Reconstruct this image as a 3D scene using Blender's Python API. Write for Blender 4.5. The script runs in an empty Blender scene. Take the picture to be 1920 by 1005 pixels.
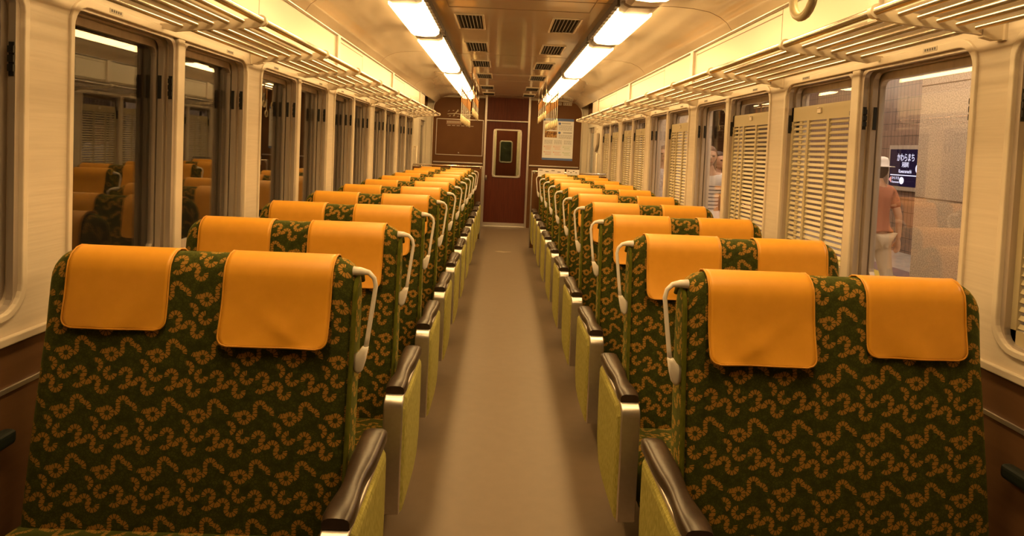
import bpy, bmesh, math, random
from mathutils import Vector, Matrix
random.seed(7)
S = bpy.context.scene
COL = S.collection
PI = math.pi

# ------------------------------------------------------------------ camera, world, exposure
F_PX, CY_PX = 1196.0, 325.6
YAW, PITCH, ROLL = 0.0166, 0.0398, 0.0427
CAM_X, CAM_Z = -0.0817, 1.4758
cd = bpy.data.cameras.new('camera'); cam = bpy.data.objects.new('camera', cd); COL.objects.link(cam)
cd.sensor_width = 36.0; cd.lens = 36.0 * F_PX / 1920.0
cd.shift_y = -(502.5 - CY_PX) / 1920.0
cd.clip_start = 0.02; cd.clip_end = 200
fw = Vector((math.sin(YAW) * math.cos(PITCH), math.cos(YAW) * math.cos(PITCH), -math.sin(PITCH)))
r0 = Vector((math.cos(YAW), -math.sin(YAW), 0)); d0 = fw.cross(r0)
rt = math.cos(ROLL) * r0 - math.sin(ROLL) * d0
dn = math.sin(ROLL) * r0 + math.cos(ROLL) * d0
M = Matrix.Identity(4)
for i in range(3):
    M[i][0] = rt[i]; M[i][1] = -dn[i]; M[i][2] = -fw[i]
M[0][3], M[1][3], M[2][3] = CAM_X, 0.0, CAM_Z
cam.matrix_world = M
S.camera = cam

w = bpy.data.worlds.new('world'); S.world = w; w.use_nodes = True
w.node_tree.nodes['Background'].inputs[0].default_value = (0.02, 0.015, 0.012, 1)
w.node_tree.nodes['Background'].inputs[1].default_value = 0.3
S.view_settings.view_transform = 'Standard'; S.view_settings.look = 'None'
S.view_settings.gamma = 1.0; S.view_settings.use_curve_mapping = False
S.view_settings.exposure = 0.0
S.cycles.use_denoising = True
S.cycles.max_bounces = 10; S.cycles.diffuse_bounces = 5; S.cycles.glossy_bounces = 5
S.cycles.transparent_max_bounces = 16; S.cycles.sample_clamp_indirect = 6.0
LAMP_COL = (1.0, 0.62, 0.235); LAMP_L = 18.5           # the car's own ceiling lights
STATION_COL = (1.0, 0.74, 0.50); STATION_L = 120.0      # the tubes over the platform

# ------------------------------------------------------------------ materials
def nodes(name):
    m = bpy.data.materials.new(name); m.use_nodes = True
    nt = m.node_tree; return m, nt, nt.nodes['Principled BSDF']
def P(b, **k):
    for n, v in k.items():
        b.inputs[n.replace('_', ' ')].default_value = v
def simple(name, col, rough=0.5, metal=0.0, spec=0.5, coat=0.0):
    m, nt, b = nodes(name)
    P(b, Base_Color=(*col, 1), Roughness=rough, Metallic=metal)
    b.inputs['Specular IOR Level'].default_value = spec
    b.inputs['Coat Weight'].default_value = coat
    return m
def noisy(name, c1, c2, scale, rough=0.5, metal=0.0, spec=0.5, detail=3.0, bump=0.0, bscale=None, lo=0.35, hi=0.65, coat=0.0):
    """two tones mixed by stretched noise in object space"""
    m, nt, b = nodes(name); L = nt.links.new
    tc = nt.nodes.new('ShaderNodeTexCoord'); mp = nt.nodes.new('ShaderNodeMapping')
    mp.inputs['Scale'].default_value = scale
    L(tc.outputs['Object'], mp.inputs[0])
    n = nt.nodes.new('ShaderNodeTexNoise'); n.inputs['Scale'].default_value = 1; n.inputs['Detail'].default_value = detail
    L(mp.outputs[0], n.inputs['Vector'])
    rp = nt.nodes.new('ShaderNodeValToRGB'); rp.color_ramp.elements[0].position = lo; rp.color_ramp.elements[1].position = hi
    rp.color_ramp.elements[0].color = (*c1, 1); rp.color_ramp.elements[1].color = (*c2, 1)
    L(n.outputs['Fac'], rp.inputs[0]); L(rp.outputs[0], b.inputs['Base Color'])
    P(b, Roughness=rough, Metallic=metal); b.inputs['Specular IOR Level'].default_value = spec
    b.inputs['Coat Weight'].default_value = coat
    if bump:
        bp = nt.nodes.new('ShaderNodeBump'); bp.inputs['Strength'].default_value = bump; bp.inputs['Distance'].default_value = 0.01
        src = n
        if bscale:
            mp2 = nt.nodes.new('ShaderNodeMapping'); mp2.inputs['Scale'].default_value = bscale
            L(tc.outputs['Object'], mp2.inputs[0])
            src = nt.nodes.new('ShaderNodeTexNoise'); src.inputs['Scale'].default_value = 1
            L(mp2.outputs[0], src.inputs['Vector'])
        L(src.outputs['Fac'], bp.inputs['Height']); L(bp.outputs[0], b.inputs['Normal'])
    return m
def emit(name, col, strength):
    m = bpy.data.materials.new(name); m.use_nodes = True; nt = m.node_tree
    nt.nodes.remove(nt.nodes['Principled BSDF'])
    e = nt.nodes.new('ShaderNodeEmission'); e.inputs[0].default_value = (*col, 1); e.inputs[1].default_value = strength
    nt.links.new(e.outputs[0], nt.nodes['Material Output'].inputs[0]); return m
def glass(name, tint=(0.97, 0.97, 0.97), ior=1.65):
    m = bpy.data.materials.new(name); m.use_nodes = True; nt = m.node_tree
    nt.nodes.remove(nt.nodes['Principled BSDF'])
    t = nt.nodes.new('ShaderNodeBsdfTransparent'); t.inputs[0].default_value = (*tint, 1)
    g = nt.nodes.new('ShaderNodeBsdfGlossy'); g.inputs['Roughness'].default_value = 0.0
    fr = nt.nodes.new('ShaderNodeFresnel'); fr.inputs[0].default_value = ior
    # same reflectance from both faces of the thin pane
    geo = nt.nodes.new('ShaderNodeNewGeometry'); mx = nt.nodes.new('ShaderNodeMixShader')
    vm = nt.nodes.new('ShaderNodeMath'); vm.operation = 'MULTIPLY_ADD'     # ior on front, 1/ior on back
    vm.inputs[1].default_value = 1.0 / ior - ior; vm.inputs[2].default_value = ior
    inv = nt.nodes.new('ShaderNodeMath'); inv.operation = 'MULTIPLY_ADD'; inv.inputs[1].default_value = ior - 1 / ior; inv.inputs[2].default_value = 1 / ior
    fr.inputs[0].default_value = ior
    # Fresnel node flips its ior on backfaces itself; feeding 1/ior there keeps the pane from total reflection
    nt.links.new(geo.outputs['Backfacing'], vm.inputs[0]); nt.links.new(vm.outputs[0], fr.inputs[0])
    nt.links.new(fr.outputs[0], mx.inputs[0]); nt.links.new(t.outputs[0], mx.inputs[1]); nt.links.new(g.outputs[0], mx.inputs[2])
    nt.links.new(mx.outputs[0], nt.nodes['Material Output'].inputs[0]); return m

def arc_group():
    """one fan of petals: distance ring x petal divisions x angular window, repeated on the fabric's lattice"""
    g = bpy.data.node_groups.new('petal_arc', 'ShaderNodeTree')
    for n in ('U', 'V', 'Cx', 'Cy', 'Mid', 'Half'):
        g.interface.new_socket(n, in_out='INPUT', socket_type='NodeSocketFloat')
    g.interface.new_socket('Mask', in_out='OUTPUT', socket_type='NodeSocketFloat')
    gi = g.nodes.new('NodeGroupInput'); go = g.nodes.new('NodeGroupOutput'); L = g.links.new
    def mt(op, *a, clamp=False):
        n = g.nodes.new('ShaderNodeMath'); n.operation = op; n.use_clamp = clamp
        for i, x in enumerate(a):
            if isinstance(x, (int, float)): n.inputs[i].default_value = x
            else: L(x, n.inputs[i])
        return n.outputs[0]
    I = gi.outputs
    dx = mt('WRAP', mt('SUBTRACT', I['U'], I['Cx']), 0.5, -0.5)
    dy = mt('MULTIPLY', mt('WRAP', mt('SUBTRACT', I['V'], I['Cy']), 0.5, -0.5), 1.25)
    r = mt('SQRT', mt('ADD', mt('MULTIPLY', dx, dx), mt('MULTIPLY', dy, dy)))
    a = mt('ARCTAN2', dy, dx)
    ring = mt('MULTIPLY', mt('MULTIPLY_ADD', r, 55.0, -55 * 0.048, clamp=True), mt('MULTIPLY_ADD', r, -55.0, 55 * 0.164, clamp=True))
    pet = mt('MULTIPLY_ADD', mt('ABSOLUTE', mt('SINE', mt('MULTIPLY', a, 5.0))), 2.2, -0.35, clamp=True)
    pet = mt('MULTIPLY', pet, mt('MULTIPLY_ADD', mt('ABSOLUTE', mt('COSINE', mt('MULTIPLY', a, 5.0))), 3.0, 0.30, clamp=True))
    da = mt('ABSOLUTE', mt('WRAP', mt('SUBTRACT', a, I['Mid']), PI, -PI))
    win = mt('LESS_THAN', da, I['Half'])
    L(mt('MULTIPLY', mt('MULTIPLY', ring, pet), win), go.inputs[0])
    return g
ARC = arc_group()
def fabric(name, ground=(0.026, 0.034, 0.005), ground2=(0.070, 0.078, 0.012), petal=(0.40, 0.205, 0.036)):
    m, nt, b = nodes(name); L = nt.links.new
    uv = nt.nodes.new('ShaderNodeUVMap'); uv.uv_map = 'UVMap'
    sp = nt.nodes.new('ShaderNodeSeparateXYZ'); L(uv.outputs[0], sp.inputs[0])
    def mt(op, *a, clamp=False):
        n = nt.nodes.new('ShaderNodeMath'); n.operation = op; n.use_clamp = clamp
        for i, x in enumerate(a):
            if isinstance(x, (int, float)): n.inputs[i].default_value = x
            else: L(x, n.inputs[i])
        return n.outputs[0]
    U = mt('DIVIDE', sp.outputs[0], 0.1465); V = mt('DIVIDE', sp.outputs[1], 0.186)
    R = math.radians
    # centres in the lattice cell, (u right, v up), mid angle, half width (degrees)
    arcs = []
    def at(X, Y):
        dx, dy = X - 240, Y - 785
        det = 555 * 690 + 90 * 40
        return ((dx * 690 + 90 * dy) / det, -((555 * dy - 40 * dx) / det))
    for X, Y, mid, half in ((240, 785, 0, 180), (440, 675, 95, 112), (318, 738, -15, 55), (522, 752, 45, 62), (150, 690, -80, 40),
                            (45, 905, 20, 95), (300, 318, 225, 135), (490, 338, 75, 118), (572, 398, 235, 88), (458, 432, -75, 60),
                            (652, 460, 75, 120), (745, 518, 250, 125)):
        arcs.append((*at(X, Y), R(mid), R(half)))
    acc = None
    for cx, cy, mid, half in arcs:
        g = nt.nodes.new('ShaderNodeGroup'); g.node_tree = ARC
        L(U, g.inputs['U']); L(V, g.inputs['V'])
        for k, v in zip(('Cx', 'Cy', 'Mid', 'Half'), (cx, cy, mid, half)): g.inputs[k].default_value = v
        acc = g.outputs[0] if acc is None else mt('MAXIMUM', acc, g.outputs[0])
    n = nt.nodes.new('ShaderNodeTexNoise'); n.inputs['Scale'].default_value = 38; n.inputs['Detail'].default_value = 2
    L(uv.outputs[0], n.inputs['Vector'])
    v2 = nt.nodes.new('ShaderNodeTexVoronoi'); v2.feature = 'DISTANCE_TO_EDGE'; v2.inputs['Scale'].default_value = 95
    L(uv.outputs[0], v2.inputs['Vector'])
    lines = mt('MULTIPLY_ADD', v2.outputs['Distance'], 7.0, 0.0, clamp=True)
    mx = nt.nodes.new('ShaderNodeMix'); mx.data_type = 'RGBA'
    mx.inputs[6].default_value = (*ground, 1); mx.inputs[7].default_value = (*ground2, 1)
    L(mt('MULTIPLY', mt('MULTIPLY_ADD', n.outputs['Fac'], 2.6, -0.8, clamp=True), lines), mx.inputs[0])
    mx2 = nt.nodes.new('ShaderNodeMix'); mx2.data_type = 'RGBA'
    L(acc, mx2.inputs[0]); L(mx.outputs[2], mx2.inputs[6]); mx2.inputs[7].default_value = (*petal, 1)
    L(mx2.outputs[2], b.inputs['Base Color'])
    P(b, Roughness=0.92); b.inputs['Specular IOR Level'].default_value = 0.15
    b.inputs['Sheen Weight'].default_value = 0.35; b.inputs['Sheen Roughness'].default_value = 0.5
    b.inputs['Sheen Tint'].default_value = (0.55, 0.6, 0.15, 1)
    return m

MT = dict(
    fabric=fabric('flowered moquette'),
    cover=noisy('orange vinyl', (0.75, 0.352, 0.026), (0.78, 0.366, 0.030), (25, 25, 25), rough=0.42, spec=0.5, bump=0.04, bscale=(500, 500, 500)),
    welt=simple('orange welt', (0.66, 0.31, 0.03), 0.5),
    piping=noisy('green velvet', (0.085, 0.095, 0.010), (0.125, 0.13, 0.016), (90, 90, 30), rough=0.9, spec=0.1),
    side=noisy('pale green moquette', (0.31, 0.29, 0.07), (0.47, 0.42, 0.13), (170, 170, 45), rough=0.9, spec=0.1, bump=0.2),
    pad=noisy('dark leather', (0.030, 0.018, 0.012), (0.045, 0.028, 0.018), (25, 25, 25), rough=0.34, spec=0.6, bump=0.12),
    alu=noisy('brushed aluminium', (0.62, 0.58, 0.55), (0.66, 0.62, 0.59), (60, 4, 60), rough=0.32, metal=0.85),
    alu_dull=noisy('dull aluminium', (0.46, 0.40, 0.35), (0.54, 0.47, 0.41), (30, 30, 2), rough=0.42, metal=0.5),
    handle=simple('white enamel', (0.82, 0.78, 0.73), 0.3),
    dark=simple('black plastic', (0.012, 0.012, 0.011), 0.5),
    base=simple('dark seat base', (0.03, 0.022, 0.018), 0.6),
    greenpad=simple('dark green pad', (0.010, 0.016, 0.012), 0.55),
    wall=noisy('cream laminate', (0.60, 0.525, 0.43), (0.65, 0.57, 0.47), (6, 2.2, 55), rough=0.42, spec=0.35, bump=0.10),
    panel=simple('cream panel', (0.66, 0.60, 0.50), 0.35),
    seam=simple('panel joint', (0.22, 0.15, 0.10), 0.6),
    frame=noisy('cream metal', (0.64, 0.565, 0.465), (0.69, 0.61, 0.505), (8, 8, 8), rough=0.3, spec=0.6),
    wains=noisy('brown wainscot', (0.13, 0.062, 0.026), (0.15, 0.073, 0.031), (12, 4, 30), rough=0.5),
    ceil=noisy('glossy ceiling paint', (0.60, 0.50, 0.37), (0.66, 0.55, 0.41), (1.5, 1.5, 1.5), rough=0.12, spec=0.7, bump=0.012, bscale=(5, 2.5, 5), coat=0.3),
    floor=noisy('brown lino', (0.175, 0.127, 0.085), (0.185, 0.135, 0.091), (14, 14, 14), rough=0.42, spec=0.35, detail=6),
    brown=noisy('brown end wall', (0.125, 0.053, 0.018), (0.14, 0.061, 0.021), (3, 3, 3), rough=0.5, spec=0.2),
    redwood=noisy('dark red wood', (0.078, 0.015, 0.007), (0.120, 0.026, 0.011), (70, 70, 3), rough=0.42, spec=0.25, lo=0.3, hi=0.7),
    rod=simple('polished steel rod', (0.86, 0.81, 0.75), 0.27, 1.0),
    bracket=simple('cast bracket', (0.68, 0.60, 0.48), 0.35, 0.25),
    louver=simple('olive cream louver', (0.47, 0.40, 0.25), 0.45),
    glass=glass('window glass'),
    smoke=glass('door glass', (0.72, 0.76, 0.70)),
    lamp=emit('lit diffuser', LAMP_COL, LAMP_L),
    vent=simple('vent slat', (0.055, 0.035, 0.022), 0.5),
    ventdark=simple('vent dark', (0.006, 0.004, 0.003), 0.8),
    strapring=simple('ivory ring', (0.78, 0.66, 0.40), 0.3),
    strapband=simple('white strap band', (0.78, 0.74, 0.64), 0.6),
    sheath=simple('tan leather sheath', (0.42, 0.20, 0.06), 0.5),
    paper=simple('white paper', (0.80, 0.80, 0.82), 0.6),
    plate=simple('plate', (0.50, 0.44, 0.36), 0.5),
    ink=simple('ink', (0.08, 0.07, 0.07), 0.6),
    black=simple('black', (0.004, 0.004, 0.004), 0.9),
    tunnel=noisy('tunnel concrete', (0.02, 0.018, 0.016), (0.035, 0.03, 0.026), (2, 2, 2), rough=0.9),
)

# ------------------------------------------------------------------ mesh builder
class MB:
    def __init__(s): s.bm = bmesh.new(); s.uv = None
    def face(s, vs):
        try: return s.bm.faces.new(vs)
        except ValueError: return None
    def box(s, x0, x1, y0, y1, z0, z1):
        if x1 < x0: x0, x1 = x1, x0
        if y1 < y0: y0, y1 = y1, y0
        if z1 < z0: z0, z1 = z1, z0
        v = [s.bm.verts.new((x, y, z)) for x in (x0, x1) for y in (y0, y1) for z in (z0, z1)]
        for q in ((0, 1, 3, 2), (4, 6, 7, 5), (0, 4, 5, 1), (2, 3, 7, 6), (0, 2, 6, 4), (1, 5, 7, 3)): s.face([v[i] for i in q])
        return s
    def hexa(s, a, b):
        """solid between two quads a and b (4 points each, same winding)"""
        va = [s.bm.verts.new(p) for p in a]; vb = [s.bm.verts.new(p) for p in b]; n = len(a)
        s.face(va[::-1]); s.face(vb)
        for i in range(n): s.face([va[i], va[(i + 1) % n], vb[(i + 1) % n], vb[i]])
        return s
    def prism(s, poly, axis, a, b):
        """poly: 2-D points; axis x -> (y,z), y -> (x,z), z -> (x,y)"""
        def pt(p, t): return {'x': (t, p[0], p[1]), 'y': (p[0], t, p[1]), 'z': (p[0], p[1], t)}[axis]
        return s.hexa([pt(p, a) for p in poly], [pt(p, b) for p in poly])
    def tube(s, pts, r, n=10, caps=True, closed=False, flat=None):
        pts = [Vector(p) for p in pts]; m = len(pts); rings = []
        rr = r if isinstance(r, (list, tuple)) else [r] * m
        up = None
        for i, p in enumerate(pts):
            if closed: t = (pts[(i + 1) % m] - pts[i - 1])
            else: t = pts[min(i + 1, m - 1)] - pts[max(i - 1, 0)]
            t.normalize()
            if up is None:
                up = Vector((0, 0, 1)) if abs(t.z) < 0.9 else Vector((0, 1, 0))
            a = t.cross(up); a.normalize(); b = a.cross(t); b.normalize(); up = b
            k = flat if flat else 1.0
            rings.append([s.bm.verts.new(p + rr[i] * (math.cos(q) * a * k + math.sin(q) * b)) for q in (2 * PI * j / n for j in range(n))])
        for i in range(m if closed else m - 1):
            A, B = rings[i], rings[(i + 1) % m]
            for j in range(n): s.face([A[j], A[(j + 1) % n], B[(j + 1) % n], B[j]])
        if caps and not closed: s.face(rings[0][::-1]); s.face(rings[-1])
        return s
    def loft(s, rings, caps=True, closed=True):
        R = [[s.bm.verts.new(p) for p in ring] for ring in rings]; n = len(R[0])
        for A, B in zip(R, R[1:]):
            for j in range(n if closed else n - 1): s.face([A[j], A[(j + 1) % n], B[(j + 1) % n], B[j]])
        if caps: s.face(R[0][::-1]); s.face(R[-1])
        return R
    def grid(s, pts, uvs=None):
        V = [[s.bm.verts.new(p) for p in row] for row in pts]
        uvl = (s.bm.loops.layers.uv.get('UVMap') or s.bm.loops.layers.uv.new('UVMap')) if uvs else None
        for i in range(len(V) - 1):
            for j in range(len(V[0]) - 1):
                f = s.face([V[i][j], V[i + 1][j], V[i + 1][j + 1], V[i][j + 1]])
                if f and uvs:
                    for l, (a, b) in zip(f.loops, ((i, j), (i + 1, j), (i + 1, j + 1), (i, j + 1))): l[uvl].uv = uvs[a][b]
        return V
    def ellipsoid(s, c, r, n=16, m=10, fn=None):
        rings = []
        for i in range(1, m):
            th = PI * i / m
            ring = []
            for j in range(n):
                ph = 2 * PI * j / n
                d = Vector((math.sin(th) * math.cos(ph), math.sin(th) * math.sin(ph), math.cos(th)))
                p = Vector((d.x * r[0], d.y * r[1], d.z * r[2]))
                if fn: p = fn(d, p)
                ring.append(Vector(c) + p)
            rings.append(ring)
        R = s.loft(rings, caps=False)
        for k, sg in ((0, 1), (-1, -1)):
            p = Vector((0, 0, sg * r[2]))
            if fn: p = fn(Vector((0, 0, sg)), p)
            t = s.bm.verts.new(Vector(c) + p); rr_ = R[k]
            for j in range(n):
                q = [rr_[j], rr_[(j + 1) % n], t] if sg < 0 else [rr_[(j + 1) % n], rr_[j], t]
                s.face(q)
        return s
    def build(s, name, mat, parent=None, smooth=False, origin=None, bevel=0.0, seg=2):
        if bevel:
            bmesh.ops.remove_doubles(s.bm, verts=s.bm.verts, dist=1e-6)
        bmesh.ops.recalc_face_normals(s.bm, faces=s.bm.faces)
        if parent is not None and origin is None: origin = parent.location if parent.parent is None else parent.parent.location
        if origin is not None: bmesh.ops.translate(s.bm, verts=s.bm.verts, vec=-Vector(origin))
        me = bpy.data.meshes.new(name); s.bm.to_mesh(me); s.bm.free()
        mats = mat if isinstance(mat, (list, tuple)) else [mat]
        for m_ in mats: me.materials.append(m_)
        if smooth:
            for p in me.polygons: p.use_smooth = True
        o = bpy.data.objects.new(name, me); COL.objects.link(o)
        if parent is not None: o.parent = parent
        elif origin is not None: o.location = origin
        if bevel:
            b = o.modifiers.new('bevel', 'BEVEL'); b.width = bevel; b.segments = seg; b.limit_method = 'ANGLE'
        return o
def autosmooth(o, deg=40):
    for p in o.data.polygons: p.use_smooth = True
    o.data.set_sharp_from_angle(angle=math.radians(deg)); return o
def tag(o, label, cat, group=None, kind=None):
    o['label'] = label; o['category'] = cat
    if group: o['group'] = group
    if kind: o['kind'] = kind
    return o
def thing(name, loc, label, cat, group=None):
    o = bpy.data.objects.new(name, None); COL.objects.link(o); o.location = loc; o.empty_display_size = 0.1
    return tag(o, label, cat, group)
def struct(o): o['kind'] = 'structure'; return o
def copy_tree(o, parent=None):
    c = o.copy(); COL.objects.link(c)
    if parent is not None: c.parent = parent
    for ch in list(o.children): copy_tree(ch, c)
    return c
ORD = ['nearest', 'second', 'third', 'fourth', 'fifth', 'sixth', 'seventh', 'eighth', 'ninth', 'tenth', 'eleventh', 'twelfth', 'thirteenth', 'fourteenth', 'fifteenth', 'sixteenth']

# ------------------------------------------------------------------ the car's shell
XW = 1.66; XO = 1.80                     # inner wall plane, outer skin
Y0, YE = -1.4, 13.17; ZF = -0.16; ZC = 2.50; YV = 11.36   # floor, ceiling, end of the window wall
#                     # behind the camera, end wall
PIL = [2.24 + 1.81 * k for k in range(-2, 6)]
ZB, ZT = 0.87, 1.935                     # window opening
RC = 0.085                               # its corner radius
def opening(k, s_=-1): return PIL[k] + 0.12, PIL[k + 1] - (0.075 if k == 1 and s_ > 0 else 0.12)
m = MB(); m.box(-1.86, 1.86, Y0, YE + 0.1, ZF - 0.08, ZF); struct(m.build('floor', MT['floor']))
for s_, side in ((-1, 'left'), (1, 'right')):
    m = MB()
    m.box(s_ * XW, s_ * XO, Y0, 11.36, ZF, 0.79)
    wl = MB(); wl.box(s_ * XW, s_ * XO, Y0, 11.36, 0.79, ZB); wl.box(s_ * XW, s_ * XO, Y0, 11.36, ZT, 2.08)
    ys = [Y0] + [v for k in range(7) for v in opening(k, s_)] + [11.36]
    ys[0] = Y0
    for a, b in zip(ys[0::2], ys[1::2]):
        if b > a: wl.box(s_ * XW, s_ * XO, a, b, ZB, ZT)
    for k in range(7):
        a, b = opening(k, s_)
        for cy, cz, q in ((a, ZB, 0), (b, ZB, 1), (b, ZT, 2), (a, ZT, 3)):   # rounded corners of the opening
            sy = 1 if q in (0, 3) else -1; sz = 1 if q in (0, 1) else -1
            c = (cy + sy * RC, cz + sz * RC)
            arc = [(c[0] - sy * RC * math.cos(t), c[1] - sz * RC * math.sin(t)) for t in (PI / 2 * i / 6 for i in range(7))]
            wl.prism([(cy, cz)] + arc, 'x', s_ * XW, s_ * XO)
    o = struct(wl.build('wall_' + side, MT['wall']))
    lower = m.build('lower_panel', MT['wains'], o, origin=(0, 0, 0))
    # ledge under the windows and bright strip on the lower panel
    t = MB(); t.box(s_ * (XW - 0.022), s_ * XW, Y0, 11.36, 0.772, 0.80); struct(t.build('trim_1' if s_ < 0 else 'trim_2', MT['frame'], bevel=0.004))
    t = MB(); t.box(s_ * (XW - 0.008), s_ * XW, Y0, 11.36, 0.612, 0.630); struct(t.build('trim_3' if s_ < 0 else 'trim_4', MT['alu'], bevel=0.002))
    t = MB(); t.box(s_ * (XW - 0.012), s_ * XW, Y0, 11.36, ZF, -0.05); struct(t.build('baseboard_' + side, MT['base']))

# ceiling: flat centre, rounded coves, upper side panels, soffit over the racks
prof = [(0.0, ZC), (1.06, ZC), (1.20, 2.492), (1.31, 2.474), (1.385, 2.442), (1.435, 2.405), (1.463, 2.365), (1.475, 2.350), (1.492, 2.350)]
full = [(-x, z) for x, z in prof[::-1]] + prof[1:]
m = MB()
m.grid([[(x, y, z) for x, z in full] for y in (Y0, 2.0, 5.0, 8.0, YE)])
m.box(-1.86, 1.86, Y0, YE, 2.56, 2.61)
o = struct(m.build('ceiling', MT['ceil'])); autosmooth(o, 50)
m = MB()
for y in (1.75, 4.43, 7.11, 9.79, 12.4):                                     # transverse joints of the ceiling sheets
    for (xa, za), (xb, zb) in zip(full, full[1:]):
        m.hexa([(xa, y, za - 0.0015), (xb, y, zb - 0.0015), (xb, y + 0.007, zb - 0.0015), (xa, y + 0.007, za - 0.0015)],
               [(xa, y, za + 0.002), (xb, y, zb + 0.002), (xb, y + 0.007, zb + 0.002), (xa, y + 0.007, za + 0.002)])
m.build('sheet_joints', MT['seam'], o, origin=(0, 0, 0))
m = MB()
for xx in (-0.52, 0.52): m.box(xx - 0.003, xx + 0.003, Y0, 4.75, ZC - 0.0025, ZC + 0.001)
m.box(-0.52, 0.52, 4.75, 4.757, ZC - 0.0025, ZC + 0.001)
m.build('hatch_joint', MT['seam'], o, origin=(0, 0, 0))
for s_, side in ((-1, 'left'), (1, 'right')):
    m = MB()
    m.prism([(s_ * 1.49, 2.352), (s_ * 1.49, 2.10), (s_ * 1.51, 2.075), (s_ * 1.66, 2.06), (s_ * 1.84, 2.06), (s_ * 1.84, 2.352)], 'y', Y0, YV)
    o = struct(m.build('wall_%s_upper' % side, MT['panel']))
    j = MB()
    for y in (1.0, 3.66, 6.32, 8.98): j.box(s_ * 1.4895, s_ * 1.492, y, y + 0.006, 2.10, 2.352)
    for a, b in ((2.85, 3.66), (5.45, 6.32), (8.1, 8.98)) if s_ < 0 else ((3.66, 5.28), (6.32, 7.95), (8.98, 10.6)):
        j.box(s_ * 1.489, s_ * 1.492, a, b, 2.306, 2.312)
    j.build('panel_joints', MT['seam'], o, origin=(0, 0, 0))
    t = MB(); t.tube([(s_ * 1.482, Y0, 2.350), (s_ * 1.482, YV, 2.350)], 0.012, 8)
    struct(t.build('trim_5' if s_ < 0 else 'trim_6', MT['alu'], smooth=True))
    for i, y in enumerate((2.68, 5.32, 7.97, 10.62)):
        t = MB(); t.box(s_ * 1.470, s_ * 1.491, y, y + 0.08, 2.072, 2.356)
        struct(t.build('trim_%d' % ((7 if s_ < 0 else 11) + i), MT['frame'], bevel=0.005))
# behind the camera
m = MB(); m.box(-1.86, 1.86, Y0 - 0.05, Y0, ZF, 2.6); struct(m.build('wall_back', MT['brown']))

# ------------------------------------------------------------------ windows
def rrect(a, b, c, d, r, n=6):
    pts = []
    for cy, cz, t0 in ((b - r, d - r, 0), (a + r, d - r, 90), (a + r, c + r, 180), (b - r, c + r, 270)):
        pts += [(cy + r * math.cos(math.radians(t0 + 90 * i / n)), cz + r * math.sin(math.radians(t0 + 90 * i / n))) for i in range(n + 1)]
    return pts
def ring_frame(m, outer, inner, x0, x1):
    n = len(outer)
    R = [[(x0, *p) for p in outer], [(x1, *p) for p in outer], [(x1, *p) for p in inner], [(x0, *p) for p in inner]]
    V = [[m.bm.verts.new(p) for p in r] for r in R]
    for A, B in ((0, 1), (1, 2), (2, 3), (3, 0)):
        for j in range(n): m.face([V[A][j], V[A][(j + 1) % n], V[B][(j + 1) % n], V[B][j]])
LOUV = {1: (0, 1), 2: (0, 1), 3: (1, 0), 4: (1, 0), 5: (1, 1), 6: (1, 1)}    # right-hand shutters raised: near half, far half
def shutter(s_, ya, yb, parent):
    """a framed shutter with three columns of tilted slats"""
    x0, x1 = s_ * 1.688, s_ * 1.706; z0, z1 = ZB + 0.01, 1.795
    m = MB()
    e = 0.034
    m.box(x0, x1, ya, ya + e, z0, z1); m.box(x0, x1, yb - e, yb, z0, z1)
    m.box(x0, x1, ya, yb, z1 - 0.085, z1); m.box(x0, x1, ya, yb, z0, z0 + 0.05)
    wd = yb - ya - 2 * e
    cuts = [ya + e + wd * 0.36, ya + e + wd * 0.71]
    for c in cuts: m.box(x0, x1, c - 0.012, c + 0.012, z0 + 0.05, z1 - 0.085)
    sh = m.build('shutter', MT['louver'], parent, origin=(0, 0, 0))
    m = MB(); n = 26; zt, zb = z1 - 0.085, z0 + 0.05; p = (zt - zb) / n
    for i in range(n):
        z = zb + p * (i + 0.5)
        m.hexa([(s_ * 1.692, ya + e, z - 0.007), (s_ * 1.692, yb - e, z - 0.007), (s_ * 1.695, yb - e, z - 0.010), (s_ * 1.695, ya + e, z - 0.010)],
               [(s_ * 1.701, ya + e, z + 0.008), (s_ * 1.701, yb - e, z + 0.008), (s_ * 1.704, yb - e, z + 0.005), (s_ * 1.704, ya + e, z + 0.005)])
        y = ya + e + wd * 0.855
        m.box(s_ * 1.692, s_ * 1.699, y - 0.016, y + 0.016, z + 0.002, z + 0.018)
    m.build('slats', MT['louver'], sh, origin=(0, 0, 0))
    m = MB(); yc = (ya + yb) / 2
    m.box(s_ * 1.680, s_ * 1.689, yc - 0.022, yc + 0.022, z1 - 0.05, z1 - 0.018)
    m.box(s_ * 1.674, s_ * 1.689, yc - 0.016, yc + 0.016, z1 - 0.024, z1 - 0.016)
    m.build('finger_grip', MT['frame'], sh, origin=(0, 0, 0), bevel=0.004)
wn = 0
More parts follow.
